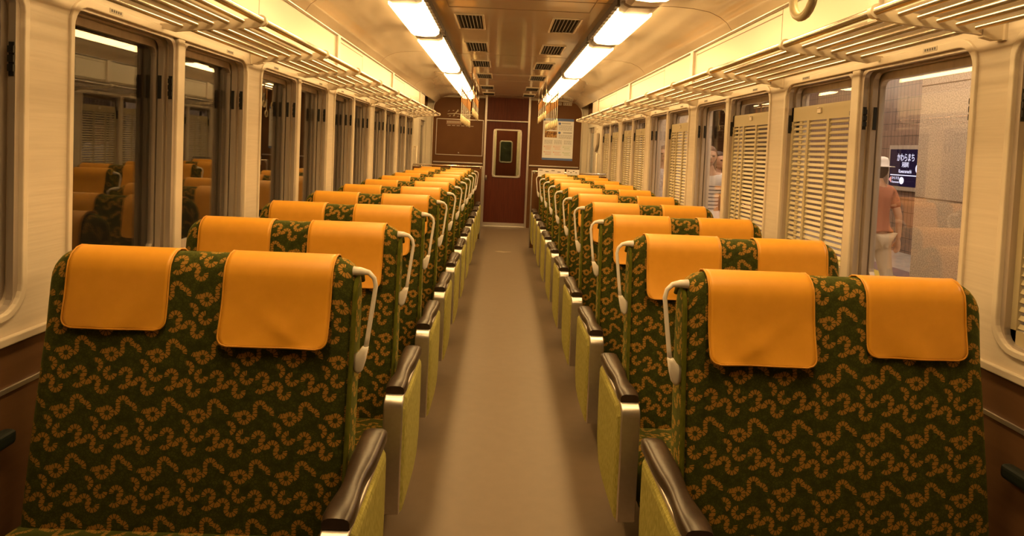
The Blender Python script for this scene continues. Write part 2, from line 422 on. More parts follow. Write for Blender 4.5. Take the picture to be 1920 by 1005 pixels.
for s_ in (-1, 1):
    for k in range(1, 7):
        wn += 1
        a, b = opening(k, s_); ym = (a + b) / 2 + (0.010 if s_ > 0 else -0.005)
        m = MB()
        ring_frame(m, rrect(a - 0.021, b + 0.021, ZB - 0.022, ZT + 0.032, RC + 0.022), rrect(a + 0.002, b - 0.002, ZB + 0.002, ZT - 0.002, RC), s_ * (XW - 0.010), s_ * (XW + 0.02))
        W = struct(m.build('window_%d' % wn, MT['frame'], bevel=0.004)); B = dict(origin=(0, 0, 0))
        m = MB(); m.box(s_ * (XW - 0.006), s_ * 1.765, ym - 0.034, ym + 0.034, ZB, ZT); m.build('mullion', MT['frame'], W, bevel=0.005, **B)
        # aluminium guide channels beside every pane, with header and foot rails
        for h, (ya, yb) in enumerate(((a, ym - 0.034), (ym + 0.034, b))):
            for (xa, xb, d) in ((1.666, 1.688, 0.022), (1.708, 1.734, 0.030)):
                m = MB()
                ring_frame(m, rrect(ya, yb, ZB, ZT, 0.05, 4), rrect(ya + d, yb - d, ZB + 0.012, ZT - d * 0.7, 0.045, 4), s_ * xa, s_ * xb)
                m.build('guide_channel', MT['alu_dull'], W, **B)
            m = MB()
            ring_frame(m, rrect(ya + 0.005, yb - 0.005, ZB + 0.0, ZT - 0.003, 0.03, 4), rrect(ya + 0.032, yb - 0.032, ZB + 0.05, ZT - 0.055, 0.04, 4), s_ * 1.742, s_ * 1.768)
            sa = m.build('sash', MT['alu_dull'], W, **B)
            m = MB(); m.box(s_ * 1.752, s_ * 1.757, ya + 0.03, yb - 0.03, ZB + 0.04, ZT - 0.045); m.build('glass_pane', MT['glass'], sa, **B)
            for yl, dirn in ((ya, 1), (yb, -1)):
                m = MB()
                for z in (1.655, 1.685, 1.715): m.box(s_ * 1.668, s_ * 1.687, yl + dirn * 0.022, yl + dirn * 0.030, z, z + 0.022)
                m.box(s_ * 1.669, s_ * 1.686, yl + dirn * 0.021, yl + dirn * 0.025, 1.64, 1.75)
                m.box(s_ * 1.716, s_ * 1.732, yl + dirn * 0.028, yl + dirn * 0.034, 1.64, 1.75)
                m.build('latch', MT['dark'], W, **B)
            if s_ > 0 and LOUV[k][h]: shutter(s_, ya + 0.012, yb - 0.012, W)
            # small engraved plate on the frame's head
            yc = ya + 0.20 if h == 0 else yb - 0.30
            m = MB(); m.box(s_ * (XW - 0.0120), s_ * (XW - 0.009), yc, yc + 0.085, ZT + 0.008, ZT + 0.026)
            pl = m.build('plate', MT['plate'], W, **B)
            m = MB()
            for i in range(5): m.box(s_ * (XW - 0.0128), s_ * (XW - 0.0115), yc + 0.008 + i * 0.0145, yc + 0.016 + i * 0.0145, ZT + 0.012, ZT + 0.022)
            m.build('engraving', MT['ink'], pl, **B)
            if s_ > 0 and k == 2 and h == 0:
                m = MB(); m.box(s_ * 1.735, s_ * 1.75, ya + 0.035, ya + 0.065, ZB + 0.02, 1.715); m.build('sliding_stile', MT['handle'], W, bevel=0.004, **B)
# ------------------------------------------------------------------ end wall, doors
O0 = dict(origin=(0, 0, 0))
ARX, ARZ = 1.54, 2.23                       # where the arch leaves the side of the end wall
ARC_PTS = [(ARX - 0.275 * (1 - math.cos(t)), ARZ + 0.255 * math.sin(t)) for t in (PI / 2 * i / 8 for i in range(0, 9))]
m = MB()
for s_ in (-1, 1): m.prism([(s_ * x, z) for x, z in [(ARX, ZF)] + ARC_PTS + [(0.465, ARC_PTS[-1][1] + 0.005), (0.465, ZF)]], 'y', YE, YE + 0.08)
WE = struct(m.build('wall_end', MT['brown']))
m = MB()                                                                       # cream surround between arch and cove
for s_ in (-1, 1):
    m.box(s_ * ARX, s_ * 1.86, YE + 0.004, YE + 0.09, ZF, 2.6); m.box(s_ * 1.2, s_ * ARX, YE + 0.012, YE + 0.07, ARZ, 2.6)
m.box(-1.86, 1.86, YE + 0.012, YE + 0.09, ARC_PTS[-1][1], 2.6)
m.build('surround', MT['panel'], WE, **O0)
for s_ in (-1, 1):                                                             # the edge bead of the arch
    pts = [(s_ * ARX, YE, ZF)] + [(s_ * x, YE, z) for x, z in ARC_PTS] + [(s_ * 0.465, YE, ARC_PTS[-1][1] + 0.004)]
    m = MB(); m.tube(pts, 0.015, 8); m.build('arch_bead', MT['panel'], WE, smooth=True, **O0)
    m = MB(); m.box(s_ * 0.48, s_ * 1.50, YE - 0.016, YE + 0.005, 1.120, 1.146); m.build('rail_strip', MT['alu'], WE, bevel=0.003, **O0)
m = MB()                                                                       # framed empty notice panel
for x0, x1, z0, z1 in ((-1.460, -0.490, 2.015, 2.028), (-1.460, -0.490, 1.283, 1.296), (-1.460, -1.447, 1.283, 2.028), (-0.503, -0.490, 1.283, 2.028)): m.box(x0, x1, YE - 0.013, YE - 0.0005, z0, z1)
o = tag(m.build('notice_board', MT['alu']), 'empty thin metal notice frame on the brown end wall left of the door', 'notice board')
m = MB(); m.ellipsoid((-0.985, YE - 0.0145, 1.335), (0.013, 0.013, 0.016), 8, 6); m.build('clip', MT['alu'], o, smooth=True, **O0)
# door with its posts
m = MB()
for s_ in (-1, 1): m.box(s_ * 0.425, s_ * 0.468, YE - 0.03, YE + 0.08, ZF, ZC)
m.box(-0.425, 0.425, YE - 0.02, YE + 0.06, 2.016, 2.040); m.box(-0.465, 0.465, YE - 0.02, YE + 0.08, ZF, ZF + 0.013)
D = struct(m.build('door_1', MT['alu'], bevel=0.004))
m = MB(); m.box(-0.425, 0.425, YE - 0.004, YE + 0.05, 2.040, ZC); m.build('transom', MT['redwood'], D, **O0)
dl, dr, db, dt = -0.282, 0.308, 0.865, 1.863
def ring_frame_y(m, outer, inner, y0, y1):
    n = len(outer); R = [[(p[0], y0, p[1]) for p in outer], [(p[0], y1, p[1]) for p in outer], [(p[0], y1, p[1]) for p in inner], [(p[0], y0, p[1]) for p in inner]]
    V = [[m.bm.verts.new(p) for p in r] for r in R]
    for A, B_ in ((0, 1), (1, 2), (2, 3), (3, 0)):
        for j in range(n): m.face([V[A][j], V[A][(j + 1) % n], V[B_][(j + 1) % n], V[B_][j]])
def leaf(m, x0, x1, z0, z1, wl, wr, wb, wt, y0, y1):
    m.box(x0, wl, y0, y1, z0, z1); m.box(wr, x1, y0, y1, z0, z1); m.box(wl, wr, y0, y1, z0, wb); m.box(wl, wr, y0, y1, wt, z1)
leaf(m := MB(), -0.425, 0.425, ZF + 0.013, 2.016, dl + 0.01, dr - 0.01, db + 0.01, dt - 0.01, YE + 0.012, YE + 0.045)
LF = m.build('door_leaf', MT['redwood'], D, **O0)
m = MB(); ring_frame_y(m, rrect(dl, dr, db, dt, 0.065), rrect(dl + 0.032, dr - 0.032, db + 0.032, dt - 0.032, 0.05), YE - 0.006, YE + 0.05); m.build('window_rim', MT['alu'], LF, bevel=0.004, **O0)
m = MB(); m.box(dl + 0.02, dr - 0.02, YE + 0.026, YE + 0.031, db + 0.02, dt - 0.02); m.build('glass_pane', MT['smoke'], LF, **O0)
m = MB(); m.box(-0.410, -0.382, YE - 0.02, YE + 0.014, 0.80, 0.90); m.ellipsoid((-0.396, YE - 0.03, 0.855), (0.017, 0.015, 0.033), 8, 6); m.build('door_handle', MT['alu'], LF, smooth=True, **O0)
m = MB(); m.box(-0.425, 0.425, YE + 0.007, YE + 0.014, ZF + 0.013, ZF + 0.085); m.build('kick_plate', MT['alu'], LF, **O0)
# gangway and the next car's door beyond
YG = YE + 1.45
m = MB()
m.box(-0.80, -0.75, YE + 0.1, YG + 0.05, ZF, 2.3); m.box(0.52, 0.56, YE + 0.1, YG + 0.05, ZF, 2.3); m.box(-0.80, 0.56, YE + 0.1, YG + 0.05, 2.25, 2.3); m.box(-0.80, 0.56, YE + 0.1, YG + 0.05, ZF - 0.05, ZF)
struct(m.build('wall_gangway', MT['panel']))
t = thing('fill_light', (-0.12, YE + 0.8, 2.25), 'added unseen lamp brightening the passage beyond the end door', 'ceiling light')
m = MB(); m.box(-0.57, 0.33, YE + 0.62, YE + 0.98, 2.195, 2.228); m.build('diffuser', MT['lamp'], t)  # unseen lamp added to brighten the dark passage
m = MB(); m.box(-0.60, 0.36, YE + 0.60, YE + 1.0, 2.226, 2.245); m.build('rim', MT['alu'], t)
t = thing('fill_light', (0, YG + 0.6, 2.4), 'lamp in the next car, seen only as a glow in its door window', 'ceiling light')
m = MB(); m.box(-0.5, 0.5, YG + 0.45, YG + 0.75, 2.36, 2.40); m.build('diffuser', MT['lamp'], t)  # second added lamp, lights the wall seen through the far door's window
m = MB(); leaf(m, -0.75, 0.52, ZF, 2.25, -0.132, 0.132, 1.155, 1.622, YG, YG + 0.04)
D2 = struct(m.build('door_2', MT['redwood']))
m = MB(); ring_frame_y(m, rrect(-0.150, 0.150, 1.137, 1.640, 0.05), rrect(-0.124, 0.124, 1.163, 1.614, 0.04), YG - 0.015, YG + 0.05); m.build('window_rim', MT['alu'], D2, bevel=0.004, **O0)
m = MB(); m.box(-0.135, 0.135, YG + 0.022, YG + 0.027, 1.15, 1.63); m.build('glass_pane', MT['smoke'], D2, **O0)
m = MB(); m.box(0.250, 0.52, YG - 0.03, YG, ZF, 2.25); m.box(-0.75, -0.225, YG - 0.03, YG, ZF, 2.25); m.build('post', MT['panel'], D2, **O0)
m = MB(); m.box(-2, 2, YG + 1.2, YG + 1.25, ZF, 2.6); m.box(-2.05, -2, YG + 0.05, YG + 1.25, ZF, 2.6); m.box(2, 2.05, YG + 0.05, YG + 1.25, ZF, 2.6); struct(m.build('wall_next_car', noisy('wall with painted green reflection', (0.02, 0.03, 0.015), (0.12, 0.12, 0.06), (5, 5, 5), rough=0.6)))  # green mottling paints the reflection in the far door's window onto the wall
# side walls past the last window, with the passenger doors
DY0, DY1 = 12.22, 12.98
for s_, side, dn_ in ((-1, 'left', 3), (1, 'right', 4)):
    m = MB()
    m.box(s_ * XW, s_ * XO, YV, DY0, ZF, 2.56); m.box(s_ * XW, s_ * XO, DY1, YE + 0.02, ZF, 2.56); m.box(s_ * XW, s_ * XO, DY0, DY1, 1.95, 2.56)
    m.box(s_ * 1.49, s_ * XW, YV - 0.02, YV, 2.06, 2.40)
    wv = struct(m.build('wall_%s_vestibule' % side, MT['panel']))
    m = MB(); m.box(s_ * 1.648, s_ * XW, 11.9, 13.1, 2.20, 2.50); m.build('header_panel', MT['brown'], wv, **O0)
    m = MB()
    for y in (11.98, 12.12): m.box(s_ * 1.650, s_ * XW, y, y + 0.03, ZF, 1.95)
    m.build('edge_strip', MT['alu_dull'], wv, **O0)
    m = MB()
    for a_, b_, c_, d_ in ((DY0, DY0 + 0.07, ZF, 1.95), (DY1 - 0.07, DY1, ZF, 1.95), (DY0, DY1, ZF, 0.80), (DY0, DY1, 1.85, 1.95)): m.box(s_ * 1.70, s_ * 1.74, a_, b_, c_, d_)
    dd = struct(m.build('door_%d' % dn_, MT['alu_dull']))
    m = MB(); m.box(s_ * 1.717, s_ * 1.722, DY0 + 0.07, DY1 - 0.07, 0.80, 1.85); m.build('glass_pane', MT['smoke'], dd, **O0)
    m = MB(); yp = 11.42
    m.tube([(s_ * 1.615, yp, 0.7), (s_ * 1.615, yp, 1.45)], 0.014, 8)
    for z in (0.72, 1.43): m.tube([(s_ * 1.615, yp, z), (s_ * 1.66, yp, z)], 0.009, 6)
    tag(m.build('grab_pole', MT['bracket'], smooth=True), 'thin vertical grab pole on the cream wall by the %s passenger door' % side, 'grab pole', 'grab poles by the end doors')

# ------------------------------------------------------------------ seats
XA, XB = 0.545, 1.552                    # aisle edge and wall edge of a double seat
def back_profile():
    """front bottom, up the front, over the top, down the rear: (y, z) from the top's centre line"""
    pts = [(-0.150, 0.20), (-0.142, 0.32), (-0.128, 0.46), (-0.112, 0.60), (-0.098, 0.73), (-0.086, 0.85), (-0.075, 0.95), (-0.067, 1.02)]
    for t in range(1, 8):
        q = PI * t / 8; pts.append((0.0 - 0.066 * math.cos(q) + 0.0, 1.022 + 0.062 * math.sin(q)))
    pts += [(0.067, 1.02), (0.070, 0.93), (0.066, 0.80), (0.056, 0.62), (0.040, 0.42), (0.02, 0.20)]
    return pts
PROF = back_profile()
def arclen(p):
    L = [0.0]
    for a, b in zip(p, p[1:]): L.append(L[-1] + math.hypot(b[0] - a[0], b[1] - a[1]))
    return L
ALEN = arclen(PROF)
def centre_y(z): return -0.065 + (z - 0.20) * (0.065 / 0.82) if z < 1.02 else 0.0
def back_point(y, z, e):
    """e: distance from the nearest side edge; rounds the shoulders and the side edges"""
    R, RS = 0.085, 0.035
    q = 0.0
    if e < R: q = R - math.sqrt(max(R * R - (R - e) ** 2, 0))
    zz = z - q * max(0.0, min(1.0, (z - 0.70) / 0.33)) * 0.95
    k = 1.0
    if e < RS: k = 0.55 + 0.45 * math.sqrt(max(1 - (1 - e / RS) ** 2, 0))
    yc = centre_y(z)
    return yc + (y - yc) * k, zz
def make_seat(s_):
    side = 'left' if s_ < 0 else 'right'
    ox = s_ * 1.05
    root = thing('double_seat', (ox, 0, 0), '', 'seat', 'double seats along the %s side of the aisle' % side)
    OR = dict(origin=(ox, 0, 0))
    # backrest
    m = MB(); xs = [XA, XA + 0.006, XA + 0.015, XA + 0.03, XA + 0.05, XA + 0.085]
    wd = XB - XA
    xs = [0, .004, .012, .025, .045, .065, .09]
    st = xs + [0.09 + (wd - 0.18) * i / 8 for i in range(1, 8)] + [wd - t for t in xs[::-1]]
    rows, uvs = [], []
    for d in st:
        e = min(d, wd - d); row = []; uvr = []
        for (y, z), L in zip(PROF, ALEN):
            yy, zz = back_point(y, z, e)
            # the wall side widens a little towards the seat
            xx = XA + d + (0.045 * max(0, 0.85 - z) * (d / wd))
            row.append((s_ * xx, yy, zz)); uvr.append((s_ * xx if s_ > 0 else s_ * xx, L))
        rows.append(row); uvs.append(uvr)
    V = m.grid(rows, uvs)
    uvl = m.bm.loops.layers.uv['UVMap']
    for endrow in (V[0], V[-1]):
        f = m.face(endrow)
        if f:
            for l in f.loops: l[uvl].uv = (l.vert.co.y, l.vert.co.z)
    m.build('backrest', MT['fabric'], root, smooth=True, **OR)
    # velvet welt along the aisle edge
    m = MB(); m.tube([(s_ * (XA + 0.002), back_point(y, z, 0.012)[0] - 0.002, back_point(y, z, 0.006)[1]) for y, z in PROF[:15]], 0.0085, 8)
    m.build('side_welt', MT['piping'], root, smooth=True, **OR)
    # seat cushion with rolled front
    m = MB(); cp = [(-0.05, 0.06), (-0.05, 0.195), (-0.20, 0.208), (-0.38, 0.236), (-0.50, 0.245), (-0.565, 0.232), (-0.598, 0.195), (-0.600, 0.13), (-0.58, 0.06)]
    cl = arclen(cp); x0, x1 = 0.525, 1.60; rows, uvs = [], []
    for d in (0, 0.012, 0.04, 0.3, 0.6, 0.9, x1 - x0 - 0.04, x1 - x0 - 0.012, x1 - x0):
        e = min(d, x1 - x0 - d); q = 0.02 * max(0, 1 - e / 0.04) ** 2
        rows.append([(s_ * (x0 + d), y + (q if y < -0.5 else 0), z - (q if z > 0.1 else 0)) for y, z in cp]); uvs.append([(s_ * (x0 + d), 2.0 + l) for l in cl])
    V = m.grid(rows, uvs)
    for r_ in (V[0], V[-1]): m.face(r_)
    m.build('seat_cushion', MT['fabric'], root, smooth=True, **OR)
    # base
    m = MB(); m.box(s_ * 0.60, s_ * 1.55, -0.52, -0.04, 0.0, 0.065); m.box(s_ * 0.70, s_ * 0.80, -0.42, -0.12, ZF, 0.0); m.box(s_ * 1.30, s_ * 1.40, -0.42, -0.12, ZF, 0.0); m.box(s_ * 0.49, s_ * 0.62, -0.40, -0.16, 0.02, 0.10)
    m.build('seat_base', MT['base'], root, bevel=0.006, **OR)
    # headrest covers
    # (inner x, outer x, front hem height, flare)
    for xa, xb, hem, flare, seed in ((0.622, 0.972, 0.800, 0.022, 1), (1.150, 1.480, 0.838, 0.008, 2)):
        path = [p for p in PROF if p[1] >= hem]
        i0 = PROF.index(path[0]); a, b = PROF[i0 - 1], PROF[i0]; t = (hem - a[1]) / (b[1] - a[1])
        path = [(a[0] + t * (b[0] - a[0]), hem)] + path
        path = [p for p in path if not (p[0] > 0.02 and p[1] < 0.86)]
        # refine
        fine = []
        for p, q in zip(path, path[1:]):
            n = max(1, int(math.hypot(q[0] - p[0], q[1] - p[1]) / (0.005 if p[1] < hem + 0.04 and p[0] < 0 else 0.022))); fine += [(p[0] + (q[0] - p[0]) * i / n, p[1] + (q[1] - p[1]) * i / n) for i in range(n)]
        fine.append(path[-1]); L = arclen(fine)
        rows_f, rows_b = [], []
        NX = 22; hemline = []
        for i in range(NX + 1):
            u = i / NX; col = []
            for (y, z), l in zip(fine, L):
                ta = fine[max(fine.index((y, z)) - 1, 0)]; tb = fine[min(fine.index((y, z)) + 1, len(fine) - 1)]
                ty, tz = tb[0] - ta[0], tb[1] - ta[1]; nn = math.hypot(ty, tz); ny, nz = -tz / nn, ty / nn
                # rounded lower corners
                inset = 0.0; RCN = 0.032
                if l < RCN: inset = RCN - math.sqrt(RCN ** 2 - (RCN - l) ** 2)
                tail = max(0.0, 1 - l / 0.16)
                wav = 0.004 * tail * math.sin(u * 5.5 + seed * 2.1) + 0.0025 * tail * math.sin(u * 11 + l * 30 + seed)
                if seed == 1: wav += 0.006 * math.exp(-((u - 0.25 - l * 3.5) / 0.10) ** 2) * min(1, l / 0.05) * max(0, 1 - l / 0.2)
                off = 0.0065 + flare * tail ** 1.6 + wav
                if y > 0: off = 0.0065
                x = xa + inset + (xb - xa - 2 * inset) * u
                col.append((x, y + ny * off, z + nz * off, ny, nz))
            rows_f.append(col)
        m = MB()
        m.grid([[(s_ * x, y, z) for x, y, z, _, _ in c] for c in rows_f])
        cv = m.build('headrest_cover', MT['cover'], root, smooth=True, **OR)
        so = cv.modifiers.new('solid', 'SOLIDIFY'); so.thickness = 0.004; so.offset = 0
        # stitched edge
        edge = [rows_f[0][j] for j in range(len(rows_f[0]) - 1, -1, -1)] + [rows_f[i][0] for i in range(1, NX)] + [rows_f[NX][j] for j in range(len(rows_f[0]))]
        m = MB(); m.tube([(s_ * x, y, z) for x, y, z, _, _ in edge], 0.0034, 6); m.build('edge_binding', MT['welt'], cv, smooth=True, **OR)
    # grab handle at the aisle shoulder
    yb_ = -0.04
    m = MB(); hp = [(0.560, yb_, 1.046), (0.535, yb_, 1.046), (0.508, yb_, 1.042), (0.490, yb_, 1.024), (0.484, yb_, 0.998), (0.492, yb_ - 0.008, 0.92), (0.502, yb_ - 0.016, 0.83), (0.507, yb_ - 0.02, 0.79)]
    m.tube([(s_ * x, y, z) for x, y, z in hp], [0.0155, 0.0130, 0.0085, 0.0075, 0.0075, 0.0075, 0.0075, 0.0085], 10)
    foot = [(0.497, 0.800), (0.517, 0.800), (0.530, 0.782), (0.550, 0.768), (0.550, 0.735), (0.540, 0.715), (0.526, 0.708), (0.514, 0.722), (0.506, 0.750)]
    fc = (0.526, 0.752)
    m.loft([[(s_ * (fc[0] + (x - fc[0]) * k), yb_ - 0.022 + dy, fc[1] + (z - fc[1]) * k) for x, z in foot] for dy, k in ((-0.013, 0.72), (-0.009, 0.96), (-0.004, 1.0), (0.006, 1.0), (0.011, 0.96), (0.014, 0.72))])
    m.build('grab_handle', MT['handle'], root, smooth=True, **OR)
    # aisle armrest: bent aluminium band, moquette cheek, leather pad
    x0, x1, yf, yr, zt = 0.428, 0.503, -0.605, -0.10, 0.488
    band = [(yf, 0.02), (yf, zt - 0.05)] + [(yf + 0.05 * (1 - math.cos(t)), zt - 0.05 + 0.05 * math.sin(t)) for t in (PI / 2 * i / 6 for i in range(1, 7))] + [(yr, zt)]
    inner = [(yr, zt - 0.016), (yf + 0.05, zt - 0.016)] + [(yf + 0.016 + 0.034 * (1 - math.cos(t)), zt - 0.05 + 0.034 * math.sin(t)) for t in (PI / 2 * i / 6 for i in range(5, -1, -1))] + [(yf + 0.016, 0.02)]
    n = len(band)
    m = MB()
    V0 = [[m.bm.verts.new((s_ * x, y, z)) for y, z in band] for x in (x0, x1)]
    V1 = [[m.bm.verts.new((s_ * x, y, z)) for y, z in inner[::-1]] for x in (x0, x1)]
    for A, B in ((V0[0], V0[1]), (V1[1], V1[0]), (V0[0], V1[0]), (V0[1], V1[1])):
        nn = min(len(A), len(B))
        for i in range(nn - 1): m.face([A[i], A[i + 1], B[i + 1], B[i]])
    m.face([V0[0][0], V0[1][0], V1[1][0], V1[0][0]]); m.face([V0[0][-1], V0[1][-1], V1[1][-1], V1[0][-1]])
    arm = m.build('armrest', MT['alu'], root, bevel=0.005, seg=2, **OR); autosmooth(arm, 35)
    m = MB(); cheek = [(yf + 0.014, 0.022), (yr - 0.20, 0.022), (yr - 0.08, 0.05), (yr - 0.015, 0.14), (yr, 0.28), (yr, zt - 0.014), (yf + 0.05, zt - 0.014), (yf + 0.02, zt - 0.05)]
    c0 = (sum(p[0] for p in cheek) / 8, sum(p[1] for p in cheek) / 8)
    rings = []
    for x, k in ((x0 - 0.012, 0.90), (x0 - 0.008, 0.96), (x0 + 0.001, 1.0), (x1 - 0.001, 1.0), (x1 + 0.004, 0.96)):
        rings.append([(s_ * x, c0[0] + (y - c0[0]) * k, c0[1] + (z - c0[1]) * k) for y, z in cheek])
    m.loft(rings); m.build('armrest_cheek', MT['side'], arm, smooth=False, **OR)
    m = MB(); rings = []; N = 16
    for i in range(N + 1):
        t = i / N; y = yf + 0.038 + (yr + 0.03 - yf) * t
        wst = 0.041 - 0.011 * math.exp(-((t - 0.36) / 0.16) ** 2); hh = 0.036 - 0.006 * math.exp(-((t - 0.3) / 0.15) ** 2)
        if i == 0: wst -= 0.005; hh -= 0.006
        if i == N: wst -= 0.006; hh -= 0.012
        zb_ = zt + 0.0005
        xc = (x0 + x1) / 2
        sec = [(-1, 0), (-1, .55), (-.86, .82), (-.55, .97), (0, 1), (.55, .97), (.86, .82), (1, .55), (1, 0)]
        rings.append([(s_ * (xc + a * wst), y, zb_ + b * (hh + zt - zb_ + 0.001)) for a, b in sec])
    m.loft(rings); pd = m.build('armrest_pad', MT['pad'], arm, **OR); autosmooth(pd, 50)
    # wall-side armrest
    m = MB(); m.box(s_ * 1.61, s_ * 1.655, -0.44, -0.10, 0.455, 0.505); m.build('wall_armrest', MT['greenpad'], root, bevel=0.015, seg=3, **OR)
    return root
SEATS = {}
for s_, n in ((-1, 11), (1, 10)):
    side = 'left' if s_ < 0 else 'right'
    first = make_seat(s_)
    for k in range(n):
        o = first if k == 0 else copy_tree(first)
        o.location = (s_ * 1.05, 2.155 + 0.9 * k, 0)
        if k == 0: lb = 'nearest and largest flowered double seat with orange headrest covers, %s of the aisle' % side
        elif k == n - 1: lb = 'farthest flowered double seat %s of the aisle, against the low brown partition' % side
        else: lb = '%s flowered double seat from the front, %s of the aisle, orange headrest covers' % (ORD[k], side)
        o['label'] = lb
# low partitions behind the last seats
for s_, y, zt, side in ((-1, 11.30, 1.085, 'left'), (1, 10.52, 1.07, 'right')):
    t = thing('partition', (s_ * 1.0, y, 0), 'low brown partition with steel top rail behind the last %s seats' % side, 'partition', 'partitions behind the last seats')
    OR = dict(origin=(s_ * 1.0, y, 0))
    m = MB(); m.box(s_ * 0.43, s_ * 1.655, y, y + 0.03, ZF, zt); m.build('panel', MT['brown'], t, bevel=0.004, **OR)
    m = MB(); m.tube([(s_ * 0.43, y + 0.015, zt + 0.035), (s_ * 1.65, y + 0.015, zt + 0.035)], 0.016, 10)
    for x in (0.46, 0.98, 1.5): m.tube([(s_ * x, y + 0.015, zt - 0.01), (s_ * x, y + 0.015, zt + 0.035)], 0.011, 8)
    m.build('top_rail', MT['rod'], t, smooth=True, **OR)
    m = MB(); m.box(s_ * 0.415, s_ * 0.435, y - 0.01, y + 0.04, ZF, zt + 0.05); m.build('end_post', MT['alu'], t, bevel=0.004, **OR)
for x0, x1, d in ((0.52, 0.96, 'wider'), (0.99, 1.20, 'narrower')):
    m = MB(); m.box(x0, x1, 10.500, 10.518, 1.03, 1.165)
    o = tag(m.build('notice_card', MT['paper']), '%s white notice card along the top of the right-hand partition' % d, 'card', 'white notice cards on the partition')
    m = MB()
    for i in range(4): m.box(x0 + 0.02 + i * (x1 - x0 - 0.04) / 4, x0 + 0.02 + (i + 0.55) * (x1 - x0 - 0.04) / 4, 10.499, 10.501, 1.13 - (i % 2) * 0.02, 1.142 - (i % 2) * 0.02)
    m.build('print', MT['ink'], o, **O0)

# ------------------------------------------------------------------ luggage racks
for s_, side in ((-1, 'left'), (1, 'right')):
    t = thing('luggage_rack', (s_ * 1.43, 5.0, 1.98), 'long %s-hand luggage rack of steel tubes on brackets above the %s windows' % (side, side), 'luggage rack', 'luggage racks')
    OR = dict(origin=(s_ * 1.43, 5.0, 1.98))
    m = MB(); m.tube([(s_ * 1.204, 0.0, 2.008), (s_ * 1.204, 11.22, 2.008)], 0.0165, 12); m.build('front_tube', MT['rod'], t, smooth=True, **OR)
    for i in range(5):
        x = 1.285 + i * 0.069; z = 2.000 - i * 0.0085
        m = MB(); m.tube([(s_ * x, 0.0, z), (s_ * x, 11.20, z)], 0.0095, 10); m.build('rod', MT['rod'], t, smooth=True, **OR)
    for i, y in enumerate((0.43, 1.32, 2.235, 2.955, 4.0, 4.88, 5.76, 6.73, 7.6, 8.5, 9.35, 10.25, 11.1)):
        m = MB()
        m.tube([(s_ * 1.204, y - 0.012, 2.008), (s_ * 1.204, y + 0.012, 2.008)], 0.026, 14)
        m.prism([(s_ * 1.20, 1.992), (s_ * 1.22, 1.976), (s_ * 1.56, 1.945), (s_ * 1.60, 1.940), (s_ * 1.60, 1.975), (s_ * 1.40, 1.998), (s_ * 1.22, 2.020)], 'y', y - 0.009, y + 0.009)
        if i % 2 == 0:
            m.prism([(s_ * 1.58, 1.975), (s_ * 1.58, 1.935), (s_ * 1.625, 1.925), (s_ * 1.658, 1.930), (s_ * 1.658, 1.995), (s_ * 1.62, 1.985)], 'y', y - 0.012, y + 0.012)
            m.box(s_ * 1.650, s_ * 1.659, y - 0.022, y + 0.022, 1.925, 2.0)
        else: m.prism([(s_ * 1.59, 1.975), (s_ * 1.59, 1.938), (s_ * 1.658, 1.955), (s_ * 1.658, 1.975)], 'y', y - 0.008, y + 0.008)
        o = m.build('bracket', MT['bracket'], t, **OR); autosmooth(o, 35)

# ------------------------------------------------------------------ ceiling lights
SEGS = [(0.85, 2.37), (2.74, 3.93), (4.37, 5.54), (5.88, 8.18), (8.55, 10.88), (11.2, 12.5)]
def light(s_, a, b, lb):
    t = thing('ceiling_light', (s_ * 0.78, (a + b) / 2, ZC), lb, 'ceiling light', 'ceiling lights in two rows')
    OR = dict(origin=(s_ * 0.78, (a + b) / 2, ZC))
    x0, x1 = 0.662, 0.905
    m = MB(); m.prism([(s_ * x, z) for x, z in ((x0 - 0.012, ZC), (x0 - 0.012, 2.478), (x1 + 0.006, 2.478), (x1 + 0.006, ZC))], 'y', a - 0.19, b + 0.19); m.build('housing', MT['bracket'], t, **OR)
    # rounded diffuser
    m = MB(); sec = [(x0, 2.478), (x0 + 0.004, 2.424), (x0 + 0.03, 2.404), (x0 + 0.12, 2.396), (x1 - 0.03, 2.404), (x1 - 0.004, 2.422), (x1, 2.478)]
    xc = (x0 + x1) / 2; rings = []
    for y, k in ((a, 0.80), (a + 0.012, 0.94), (a + 0.035, 1), (b - 0.035, 1), (b - 0.012, 0.94), (b, 0.80)):
        rings.append([(s_ * (xc + (x - xc) * (0.5 + 0.5 * k)), y, 2.478 + (z - 2.478) * k) for x, z in sec])
    m.loft(rings); o = m.build('diffuser', MT['lamp'], t, **OR); autosmooth(o, 60)
    if b - a > 1.5:
        m = MB(); y = (a + b) / 2 + (0.0 if s_ < 0 else 0.0)
        m.prism([(s_ * x, z - 0.0015) for x, z in sec], 'y', y - 0.004, y + 0.004); m.build('diffuser_joint', MT['bracket'], t, **OR)
    for e0, e1 in ((a - 0.19, a - 0.004), (b + 0.004, b + 0.19)):
        m = MB(); m.prism([(s_ * x, z) for x, z in ((x0 + 0.002, 2.478), (x0 + 0.006, 2.436), (x0 + 0.04, 2.420), (x1 - 0.04, 2.420), (x1 - 0.006, 2.436), (x1 - 0.002, 2.478))], 'y', e0, e1); m.build('end_cap', MT['alu_dull'], t, **OR)
    m = MB(); m.box(s_ * (x0 - 0.030), s_ * (x0 - 0.012), a - 0.15, b + 0.15, 2.4480, 2.5000); m.box(s_ * (x0 - 0.034), s_ * (x0 - 0.010), a - 0.15, b + 0.15, 2.4420, 2.4490)
    for i in range(int((b - a + 0.3) / 0.12)): m.box(s_ * (x0 - 0.037), s_ * (x0 - 0.008), a - 0.13 + i * 0.12, a - 0.118 + i * 0.12, 2.4390, 2.4495)
    m.build('side_rail', MT['vent'], t, **OR)
